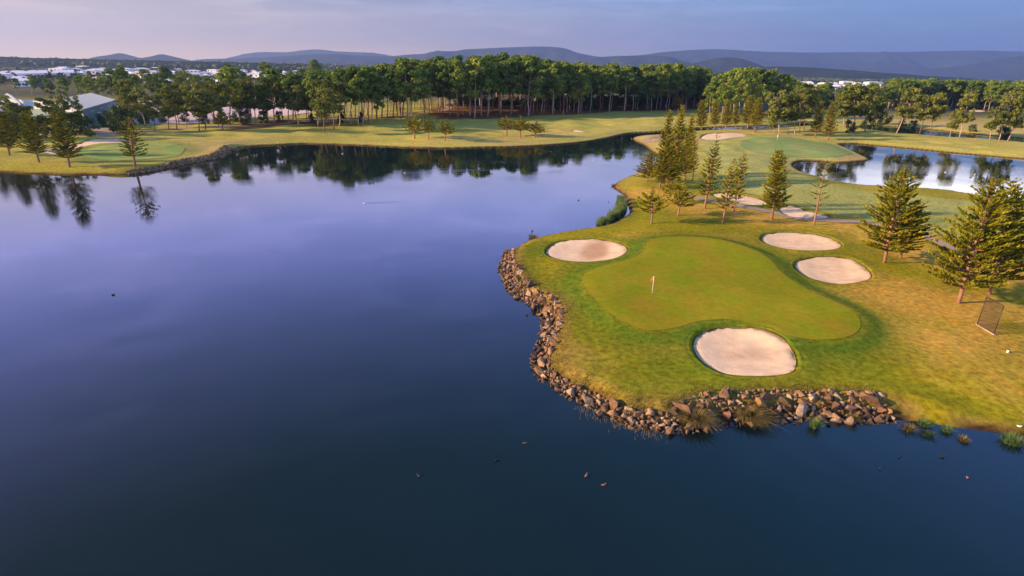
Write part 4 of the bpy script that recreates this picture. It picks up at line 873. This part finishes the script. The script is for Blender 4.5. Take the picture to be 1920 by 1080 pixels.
hall([(-60, 216), (28, 207), (10, 190), (-70, 196)], 6, M_gw, M_roofl, 'low blue white roofed shed at the left edge below the cream roof')
hall([(22, 152.5), (55, 152), (50, 143), (20, 144)], 7, M_wallw, M_roofl, 'pale grey hip roofed house standing alone behind the warehouse', 'house', 2.0)
hall([(-20, 140), (90, 137), (88, 131.5), (-20, 131)], 8, M_wallw, M_roofl, 'very long lavender roofed hall at the far left')
hall([(95, 137), (140, 136), (138, 131), (96, 131)], 8, M_wallw, M_roofl, 'long lavender roofed hall right of the longest one')

proto_h = []
def house_proto(w_, d_, h_, rise, wm, rm):
    a = MB().box((0, 0, h_ / 2), (w_, d_, h_)).mesh('wall', wm); e = .6; x, y = w_ / 2 + e, d_ / 2 + e; k = max(0, x - y)
    V = [(-x, -y, h_), (x, -y, h_), (x, y, h_), (-x, y, h_), (-k, 0, h_ + rise), (k, 0, h_ + rise)]
    b = mesh_np('roof', V, [np.array([[3, 2, 1, 0], [0, 1, 5, 4], [2, 3, 4, 5]]), np.array([[1, 2, 5], [3, 0, 4]])], rm)
    mb = MB()
    for i in (-.3, 0, .3):
        mb.box((w_ * i, -d_ / 2 - .03, h_ * .55), (w_ * .13, .1, h_ * .4))
        mb.box((w_ * i, d_ / 2 + .03, h_ * .55), (w_ * .13, .1, h_ * .4))
    return a, b, mb.mesh('window_row', M_blk)
proto_h = [house_proto(16, 11, 3.2, 2.4, M_wallw, M_roofw), house_proto(14, 12, 6, 2.2, M_wallw, M_roofp), house_proto(20, 12, 4, 2.0, M_wallw, M_roofw), house_proto(34, 20, 7, 1.6, M_wallw, M_roofw), house_proto(26, 14, 6, 2.2, M_wallw, M_roofl)]
def houses(n, pxr, pyf, label, group, seed, kinds):
    r = random.Random(seed); got = []; t = 0
    while len(got) < n and t < n * 40:
        t += 1; x = r.uniform(*pxr); lo_, hi_ = pyf(x); y = lo_ + (hi_ - lo_) * r.random(); k = r.choice(kinds); p = U(x, y, 1)
        if any(math.hypot(p[0] - g[0], p[1] - g[1]) < g[2] + (12 if k < 3 else 20) for g in got): continue
        got.append((p[0], p[1], 12 if k < 3 else 20)); rt = bpy.data.objects.new('house', None); C.objects.link(rt); rt.location = (p[0], p[1], 0.9); rt.rotation_euler = (0, 0, r.uniform(-.35, .35)); s = r.uniform(.9, 1.25); rt.scale = (s, s, s)
        obj('wall', proto_h[k][0], rt); obj('roof', proto_h[k][1], rt); obj('window_row', proto_h[k][2], rt)
        tag(rt, label, 'house', group)
houses(120, (110, 620), lambda x: (hz(x) + 11, hz(x) + 26), 'small pale roofed house in the left suburb', 'houses of the left suburb', 21, (0, 0, 1, 2, 3, 4))
houses(26, (180, 420), lambda x: (hz(x) + 24, hz(x) + 44), 'pale roofed house beyond the car park', 'houses beyond the car park', 22, (0, 1, 2))
houses(22, (1482, 1640), lambda x: (hz(x) + 14, hz(x) + 22), 'white house right of the round grove', 'houses right of the grove', 23, (0, 0, 2, 3))
houses(18, (1548, 1640), lambda x: (hz(x) + 15, hz(x) + 27), 'large white roofed house nearest in the right suburb', 'houses at the near corner of the right suburb', 24, (0, 2, 3, 3))
houses(34, (1570, 1760), lambda x: (hz(x) + 9, hz(x) + 14), 'pink white building in the far right line', 'buildings in the line on the right plain', 25, (1, 3, 4))
houses(30, (1830, 1900), lambda x: (hz(x) - 1.5 + 3.5, hz(x) + 5.2), 'tiny white building of the hazy far town', 'hazy town under the mountains', 26, (2, 3))
for cx_, cy_, lb in ((620, 168, 'small pale building seen between crowns left of the pine stand'), (1060, 160, 'pale building glimpsed through the pine trunks')):
    hall([(cx_ - 22, cy_), (cx_ + 22, cy_ - 1), (cx_ + 22, cy_ - 6), (cx_ - 22, cy_ - 6)], 5, M_wallw, M_roofw, lb, 'house', 1.0)

# cars in the car park
def car_proto():
    b = MB(); prof = [(-2.1, .35), (-2.15, .8), (-1.9, .95), (-.9, 1.0), (.9, .98), (1.9, .88), (2.15, .65), (2.1, .35)]
    def ext(pr, hw, taper=1.0):
        n = len(pr); V = [(x, -hw, z) for x, z in pr] + [(x, hw, z) for x, z in pr]
        F_ = [[i, (i + 1) % n, n + (i + 1) % n, n + i] for i in range(n)]
        return V, F_, n
    V, F_, n = ext(prof, .85); me1 = mesh_np('body', V, [np.array(F_)[:, ::-1], np.array([list(range(n))]), np.array([list(range(n, 2 * n))[::-1]])], None and 0 or simple('car_paint_pale', (.75, .73, .72), .3, .03, spec=.5))
    cab = [(-1.7, .95), (-1.2, 1.42), (.4, 1.45), (1.1, .96)]; V, F_, n = ext(cab, .72); me2 = mesh_np('cabin_glass', V, [np.array(F_)[:, ::-1], np.array([list(range(n))]), np.array([list(range(n, 2 * n))[::-1]])], M_blk)
    w_ = MB(); w_.tube([(0, -.1, 0), (0, .1, 0)], [.33, .33], 12); return me1, me2, w_.mesh('wheel', M_blk)
cp = car_proto(); dk = simple('car_paint_dark', (.10, .04, .04), .3, .03, spec=.5); gp = simple('car_paint_grey', (.22, .24, .28), .3, .03, spec=.5)
cb = [cp[0]]
for m_ in (dk, gp):
    q = cp[0].copy(); q.materials[0] = m_; cb.append(q)
cl_ = ['pale car', 'dark red car', 'grey car']; r = random.Random(5); cars = []
for row, (x0, y0, x1, y1) in enumerate([(245, 202, 330, 196), (250, 210, 345, 204), (400, 196, 560, 190), (430, 206, 590, 199)]):
    for k in range(9):
        if r.random() < .25: continue
        f = k / 8; p = G(x0 + (x1 - x0) * f, y0 + (y1 - y0) * f); c = r.choice([0, 0, 0, 1, 2]); rt = obj('parked_car', None); rt.location = (p.x, p.y, p.z + .16); rt.rotation_euler = (0, 0, 1.4 + r.uniform(-.05, .05))
        obj('body', cb[c], rt); obj('cabin_glass', cp[1], rt)
        for a, b in ((-1.35, -.8), (-1.35, .8), (1.35, -.8), (1.35, .8)): obj('wheel', cp[2], rt, (a, b, .33))
        tag(rt, cl_[c] + ' in the car park', 'car', cl_[c] + 's in the car park')

# ------------------------------------------------------------------ flagsticks, net screen, marker
def flag(px, py, Ht, label, fm):
    p = G(px, py); rt = obj('golf_flag', None); rt.location = (p.x, p.y, p.z + .03); tag(rt, label, 'flagstick')
    m = MB(); m.tube([(0, 0, -.1), (0, 0, Ht)], [.03, .022], 8); m.obj('pole', M_white, rt, True)
    c = MB(); c.tube([(0, 0, .004), (0, 0, .008)], [.075, .075], 14); c.obj('cup', M_blk, rt)
    n = 8; V = []; rot = -.6
    for j in range(n):
        f = j / (n - 1); x = f * .38; y = .06 * math.sin(f * 5); z = Ht - .02 - f * .42
        for q in (0, -.40 * (1 - f * .25)): V.append((-x * math.cos(rot), y - x * math.sin(rot), z + q))
    V2 = [(a, b + .012, c_) for a, b, c_ in V]; k = len(V); F_ = [[2 * i, 2 * i + 2, 2 * i + 3, 2 * i + 1] for i in range(n - 1)] + [[k + 2 * i + 1, k + 2 * i + 3, k + 2 * i + 2, k + 2 * i] for i in range(n - 1)]
    F_ += [[2 * i, k + 2 * i, k + 2 * i + 2, 2 * i + 2] for i in range(n - 1)] + [[2 * i + 1, 2 * i + 3, k + 2 * i + 3, k + 2 * i + 1] for i in range(n - 1)]
    obj('flag_cloth', mesh_np('flag_cloth', V + V2, [np.array(F_)], fm), rt)
flag(1222.5, 551, 2.35, 'white flagstick with a drooping orange red flag on the big green', M_red)
flag(1457, 264, 2.3, 'tiny white flagstick on the distant pale green', M_white)
n0, n1 = G(1832, 609), G(1863, 628); rt = obj('net_screen', None); rt.location = n0; tag(rt, 'freestanding black net screen on two leaning posts below the large conifers', 'net screen')
dn = n1 - n0; tp = ray(1850, 556); t = n0.y / tp.y; top = Vector((tp.x * t, n0.y, CAM_H + tp.z * t)) - n0; top.x *= .6
for b in (Vector((0, 0, 0)), dn): MB().tube([b - top.normalized() * .2, b + top], [.055, .05], 8).obj('post', M_steel, rt, True)
MB().tube([top, dn + top], [.04, .04], 6).obj('top_rail', M_steel, rt)
MB().box(tuple(dn / 2 + Vector((0, 0, .05))), (dn.length + .3, .22, .1), math.atan2(dn.y, dn.x)).obj('base_board', M_barkp, rt)
net = MB()
for k in range(1, 34): net.tube([dn * k / 34, dn * k / 34 + top], [.010, .010], 3, cap=False)
for k in range(1, 44): net.tube([top * k / 44, top * k / 44 + dn], [.010, .010], 3, cap=False)
net.obj('netting', M_steel, rt)
p = G(1889, 661); rt = obj('yardage_marker', None); rt.location = p; tag(rt, 'short white capped marker post on dry grass below the net screen', 'marker post')
MB().tube([(0, 0, -.05), (0, 0, .30)], [.10, .10], 12).obj('post', M_white, rt, True); MB().tube([(0, 0, .302), (0, 0, .36)], [.12, .11], 12).obj('cap', M_blk, rt, True)

# ------------------------------------------------------------------ reeds, tussocks
def blades(name, cx, cy, z, n, rad, Hh, wid, m, label, cat, seed, droop=.5, spread=.5, stuff=False, bias=(0, 0)):
    r = np.random.default_rng(seed); V, F_, TN = [], [], []
    for k in range(n):
        a = r.uniform(0, 6.28); q = math.sqrt(r.random()) * rad; bx, by = cx + math.cos(a) * q, cy + math.sin(a) * q
        L = Hh * r.uniform(.55, 1.15); da = a + r.normal(0, .5); sp = spread * r.uniform(.3, 1.2) * (.3 + q / rad); w_ = wid * r.uniform(.7, 1.3)
        sdx, sdy = -math.sin(da) * w_, math.cos(da) * w_; tone = np.clip(r.normal(.5, .22), 0, 1); i0 = len(V)
        for f in (0, .35, .7, 1.0):
            h = L * f * (1 - droop * f * f * .7 * min(1, sp * 1.5)); o = L * sp * f * f ** .4
            x = bx + (math.cos(da) + bias[0]) * o; y = by + (math.sin(da) + bias[1]) * o; ww = (1 - f * .85)
            V += [(x - sdx * ww, y - sdy * ww, z + h), (x + sdx * ww, y + sdy * ww, z + h)]; TN += [np.clip(tone + .3 * (f - .4), 0, 1)] * 2
        for j in range(3): F_.append((i0 + 2 * j, i0 + 2 * j + 1, i0 + 2 * j + 3, i0 + 2 * j + 2))
    o = obj(name, mesh_np(name, V, [np.array(F_)], m, False, {'tone': np.array(TN)}))
    return tag(o, label, cat, kind='stuff' if stuff else None)
def at(px, py, z=0): return U(px, py, z)
for px, py, n, rad, Hh, m, sp, dr, bias, lb in [
    (1303, 793, 1500, .75, 1.35, M_tuss, 1.0, .8, (.05, -.2), 'large dark olive grass tussock hanging over the water, left of the two big ones'),
    (1402, 785, 1400, .72, 1.35, M_tuss, 1.1, .85, (.4, -.2), 'large straw tipped grass tussock hanging over the water, right of the two big ones'),
    (1527, 801, 260, .35, .95, M_reed, .6, .4, (0, 0), 'small grey green tuft in the water below the boulders'),
    (1598, 791, 220, .3, .95, M_tuss, .6, .5, (0, 0), 'small yellowish tuft at the foot of the right hand boulders'),
    (1702, 806, 160, .4, .7, M_tuss, .9, .6, (0, 0), 'low scraggly tuft in the water right of the last boulder'),
    (1740, 817, 200, .45, .55, M_bush, .9, .6, (0, 0), 'dark half sunken clump in the water near the bare bank'),
    (1775, 809, 200, .35, .6, M_reed, .7, .5, (0, 0), 'small green tuft touching the bare bank'),
    (1806, 826, 200, .32, .5, M_tuss, .7, .5, (0, 0), 'small reddish tuft standing off the bank'),
    (1896, 829, 420, .7, .9, M_reed, .7, .5, (0, 0), 'leafy green clump at the bank near the right edge'),
    (1732, 796, 220, .5, .5, M_reed, .7, .5, (0, 0), 'low green growth along the bank right of the boulders'),
    (1000, 446, 260, .8, .9, M_tuss, .6, .5, (0, 0), 'sparse dry reeds at the shore above the oval bunker'),
    (1150, 349, 160, .5, .9, M_barkd and M_tuss, .5, .5, (0, 0), 'dark brown tuft at the small point of the shore')]:
    x, y = at(px, py); blades('grass_tussock' if m is not M_reed else 'reed_clump', x, y, max(-.05, min(gz(x, y), .5)), n, rad, Hh, .022 if n > 1000 else .02, m, lb, 'grass tussock' if m is not M_reed else 'reed clump', int(px), dr, sp, bias=bias)
def reedbed(pts, n, label, seed):
    r = np.random.default_rng(seed); mb = []; V, F_, TN = [], [], []
    for k in range(n):
        i = r.integers(len(pts)); cx, cy, rad = pts[i]; a = r.uniform(0, 6.28); q = math.sqrt(r.random()) * rad; bx, by = cx + math.cos(a) * q, cy + math.sin(a) * q
        L = 1.5 * r.uniform(.6, 1.2); da = r.uniform(0, 6.28); sp = r.uniform(.0, .3); w_ = .03; tone = np.clip(r.normal(.45 + .25 * vn(bx, by, 1.5, 3), .12), 0, 1); i0 = len(V)
        for f in (0, .5, 1.0):
            x = bx + math.cos(da) * sp * f * f * L; y = by + math.sin(da) * sp * f * f * L; ww = w_ * (1 - .8 * f); V += [(x - math.sin(da) * ww, y + math.cos(da) * ww, L * f - .1), (x + math.sin(da) * ww, y - math.cos(da) * ww, L * f - .1)]; TN += [np.clip(tone + .25 * (f - .3), 0, 1)] * 2
        for j in range(2): F_.append((i0 + 2 * j, i0 + 2 * j + 1, i0 + 2 * j + 3, i0 + 2 * j + 2))
    return tag(obj('reed_bed', mesh_np('reed_bed', V, [np.array(F_)], M_reed, False, {'tone': np.array(TN)})), label, 'reed bed')
reedbed([(*at(a, b), c) for a, b, c in [(1163, 378, .9), (1167, 385, 1.1), (1164, 392, 1.3), (1160, 400, 1.3), (1152, 407, 1.2), (1145, 411, .9)]], 4200, 'tall green reed bed along the shore below the lone young conifer', 1)
reedbed([(*at(a, b), c) for a, b, c in [(1126, 420, .9), (1131, 418, .6)]], 500, 'small separate patch of reeds left of the tall reed bed', 2)
# sparse flooded stems near the corner
r = np.random.default_rng(8); mb = MB()
for _ in range(150):
    f = r.random(); x, y = at(1080 + 160 * f + r.normal(0, 8), 768 + 55 * f + r.normal(0, 7)); L = r.uniform(.15, .55)
    mb.tube([(x, y, -.1), (x + r.normal(0, .06), y + r.normal(0, .06), L)], [.008, .004], 3, tone=.8)
tag(mb.obj('flooded_stems', M_tuss), 'sparse pale reed stems poking out of the water off the rocky corner', 'reeds', kind='stuff')
# ragged long grass along the top of the rock bank
r = np.random.default_rng(12); V, F_, TN = [], [], []
for _ in range(9000):
    s = r.uniform(0, cum[-1]); u = s / cum[-1]; d = float(np.interp(u, [0, .2, .27, .42, .5, .62, .85, .93, 1], [2.4, 3.0, 1.5, 1.1, 1.6, 2.0, 2.3, 1.5, 1.0])) + .1 + abs(r.normal(0, .7))
    p = along(s, d * sgn); 
    L = r.uniform(.08, .26); a = r.uniform(0, 6.28); i0 = len(V); w_ = .02; tone = np.clip(r.normal(.55, .2), 0, 1)
    V += [(p[0] - math.sin(a) * w_, p[1] + math.cos(a) * w_, -9), (p[0] + math.sin(a) * w_, p[1] - math.cos(a) * w_, -9), (p[0] + math.cos(a) * L * .6, p[1] + math.sin(a) * L * .6, L)]; TN += [tone] * 3; F_.append((i0, i0 + 1, i0 + 2))
V = np.array(V); zz = H(V[::3, 0], V[::3, 1])[0]; V[0::3, 2] = zz - .03; V[1::3, 2] = zz - .03; V[2::3, 2] += zz
tag(obj('long_grass', mesh_np('long_grass', V, [np.array(F_)], M_tuss, False, {'tone': np.array(TN)})), 'dry unmown grass fringe along the top of the rock bank', 'grass', kind='stuff')

# ------------------------------------------------------------------ birds
M_bd = simple('dark_feathers', (.02, .018, .02), .6, .1); M_bw = simple('white_feathers', (.85, .83, .80), .6, .05); M_bb = simple('brown_feathers', (.28, .12, .09), .6, .2); M_bill = simple('bill', (.35, .18, .04), .5)
def bird_mesh(m, swim=True, s=1.0):
    b = MB(); z0 = 0 if swim else .16
    b.tube([(-.30, 0, .14 + z0), (-.22, 0, .11 + z0), (-.1, 0, .08 + z0), (.03, 0, .075 + z0), (.14, 0, .10 + z0), (.19, 0, .17 + z0), (.20, 0, .24 + z0), (.225, 0, .28 + z0), (.28, 0, .275 + z0)], np.array([.015, .06, .11, .12, .09, .045, .038, .05, .02]) * s, 9)
    return b.mesh('body', m, True)
def bill_mesh(z0=0):
    b = MB(); b.tube([(.27, 0, .272 + z0), (.34, 0, .262 + z0)], [.018, .006], 5); return b.mesh('bill', M_bill, True)
bm_ = {('d', 1): bird_mesh(M_bd), ('w', 1): bird_mesh(M_bw), ('b', 1): bird_mesh(M_bb), ('w', 0): bird_mesh(M_bw, False), ('d', 0): bird_mesh(M_bd, False)}
bl1, bl0 = bill_mesh(), bill_mesh(.16); lg = MB(); lg.tube([(0, .04, 0), (0, .04, .2)], [.008, .008], 4); lg.tube([(0, -.04, 0), (0, -.04, .2)], [.008, .008], 4); lgm = lg.mesh('legs', M_bill)
birds = [(785, 891, 'd', 1, 1.3, 'black waterbird swimming alone, leftmost in the near open water'), (932, 862, 'd', 1, 1.3, 'black waterbird swimming between the lone black one and the brown duck'), (984, 830, 'b', 1, 1.3, 'brown duck swimming below the rocky point, farthest of the three brown ducks'), (1099, 891, 'b', 1, 1.4, 'brown duck, left of the pair nearest the camera'), (1132, 908, 'b', 1, 1.3, 'brown duck, right of the pair nearest the camera'), (212, 552, 'd', 1, 1.5, 'single dark waterbird far left on the open lake'),
 (1687, 855, 'd', 1, 1.2, 'dark waterbird below the sunken clump, upper of two on the left'), (1650, 878, 'd', 1, 1.2, 'dark waterbird below the sunken clump, lower of two on the left'), (1767, 856, 'd', 1, 1.4, 'dark duck swimming off the bare right bank'), (1814, 894, 'b', 1, 1.1, 'brown duck lowest on the right side of the lake'),
 (683, 381, 'w', 1, 2.2, 'white bird with a wake behind it in mid lake'), (759, 324, 'w', 1, 2.2, 'white bird with a wake near the tree reflections'), (1113, 301, 'w', 1, 2.6, 'white bird near the channel mouth'), (1085, 375, 'd', 1, 1.8, 'dark waterbird off the reed bed'), (998, 433, 'd', 1, 1.8, 'dark waterbird off the shore above the oval bunker'), (1141, 378, 'd', 1, 1.2, 'small dark waterbird just left of the reed bed'), (642, 288, 'w', 1, 2.6, 'white bird swimming in the tree reflections at the far bank'),
 (714, 267, 'w', 0, 2.0, 'white bird standing on the far bank grass'), (521, 271, 'w', 0, 1.8, 'white bird at the edge of the far bank, left of centre'), (1080, 263, 'w', 0, 1.8, 'white bird on the far bank near the channel mouth'), (1184, 261, 'w', 0, 1.8, 'white bird at the tip of the sandy spit'), (1772, 323, 'w', 1, 2.0, 'white bird on the second pond, leftmost of three'), (1792, 331, 'w', 1, 2.0, 'white bird on the second pond, middle of three'), (1828, 327, 'w', 1, 2.6, 'white bird on the second pond, rightmost of three'),
 (1910, 802, 'w', 0, 1.2, 'white bird standing on the bank at the right edge'), (1330, 413, 'd', 0, 1.4, 'dark bird standing on the grass among the conifers'), (988, 590, 'd', 1, 1.5, 'dark waterbird beside the boulders of the left shore')]
for px, py, c, sw, s, lb in birds:
    if sw: x, y = U(px, py, .1); z = 0
    else: p = G(px, py); x, y, z = p.x, p.y, p.z
    rt = obj('waterbird' if sw else 'bird', None); rt.location = (x, y, z); s *= .5 if s < 2 else .42; rt.scale = (s, s, s); rt.rotation_euler = (0, 0, random.uniform(0, 6.28) if px not in (683, 759) else 3.1)
    obj('body', bm_[(c, sw)], rt); obj('bill', bl1 if sw else bl0, rt)
    if not sw: obj('legs', lgm, rt)
    tag(rt, lb, 'bird', 'birds on the lake' if sw else 'birds on the banks')
# wakes: low ridges of water trailing two white birds
def wake(px, py, L, ang, sp):
    x, y = U(px, py, 0); V, F_ = [], []
    for sg in (-1, 1):
        a = ang + sg * sp; dx, dy = math.cos(a), math.sin(a); nxx, nyy = -dy, dx; n = 40
        for k in range(n):
            f = k / (n - 1); cx = x + dx * L * f; cy = y + dy * L * f; wv = .10 + .35 * f; hgt = .035 * (1 - f) ** .5 + .001
            i0 = len(V)
            V += [(cx - nxx * wv, cy - nyy * wv, -.01), (cx, cy, hgt), (cx + nxx * wv, cy + nyy * wv, -.01)]
            if k: F_ += [(i0 - 3, i0 - 2, i0 + 1, i0), (i0 - 2, i0 - 1, i0 + 2, i0 + 1)]
    return tag(obj('water_wake', mesh_np('water_wake', V, [np.array(F_)], M_water, True)), 'faint rippled wake behind a swimming white bird', kind='structure')
wake(683, 381, 10, .25, .10); wake(759, 324, 26, .35, .06)

# ------------------------------------------------------------------ haze
hb = MB().box((0, 7900, 449), (33000, 17800, 902)).obj('haze', None)
hm = bpy.data.materials.new('haze'); hm.use_nodes = True; t = hm.node_tree; t.nodes.clear()
pv = nd(t, 'ShaderNodeVolumePrincipled'); pv.inputs['Color'].default_value = (.30, .41, .74, 1); pv.inputs['Density'].default_value = .00007; pv.inputs['Anisotropy'].default_value = .35
ot = nd(t, 'ShaderNodeOutputMaterial'); t.links.new(pv.outputs[0], ot.inputs['Volume']); hb.data.materials.clear(); hb.data.materials.append(hm)
tag(hb, 'thin lavender evening haze over the whole landscape', 'haze', kind='stuff')

# ------------------------------------------------------------------ labels that single out look-alikes by their place
ORD = ['leftmost', 'second from the left', 'third from the left', 'fourth from the left', 'fifth from the left', 'sixth from the left', 'seventh from the left', 'eighth from the left', 'ninth from the left', 'tenth from the left', 'eleventh from the left', 'twelfth from the left']
bylab = {}
for o in SC.objects:
    if o.parent is None and o.get('label') and o.get('category') and o.get('category') != 'rock': bylab.setdefault(o['label'], []).append(o)
for lab, os_ in bylab.items():
    if len(os_) < 2: continue
    os_.sort(key=lambda o: proj(o.location)[0]); n = len(os_)
    for i, o in enumerate(os_):
        if n <= 24:
            o['label'] = lab + ', ' + (ORD[i] if i < n / 2 and i < 12 else ORD[n - 1 - i].replace('left', 'right'))
        else:
            d = Vector(o.location).length; x = proj(o.location)[0]; x0, x1 = proj(os_[0].location)[0], proj(os_[-1].location)[0]
            f = (x - x0) / (x1 - x0 + 1e-6); o['label'] = lab + (', left end' if f < .2 else ', left of centre' if f < .4 else ', middle' if f < .6 else ', right of centre' if f < .8 else ', right end')
            o['group'] = o['group'] + (', left end' if f < .2 else ', left of centre' if f < .4 else ', middle' if f < .6 else ', right of centre' if f < .8 else ', right end')

bylab = {}
for o in SC.objects:
    if o.parent is None and o.get('category') and 'front row' in o.get('label', ''): bylab.setdefault(o['label'], []).append(o)
for lab, os_ in bylab.items():
    os_.sort(key=lambda o: proj(o.location)[0]); n = len(os_)
    if 2 <= n <= 20 and 'from the' not in lab and 'most' not in lab:
        for i, o in enumerate(os_): o['label'] = lab + ', ' + (ORD[i] if i < n / 2 else ORD[n - 1 - i].replace('left', 'right'))
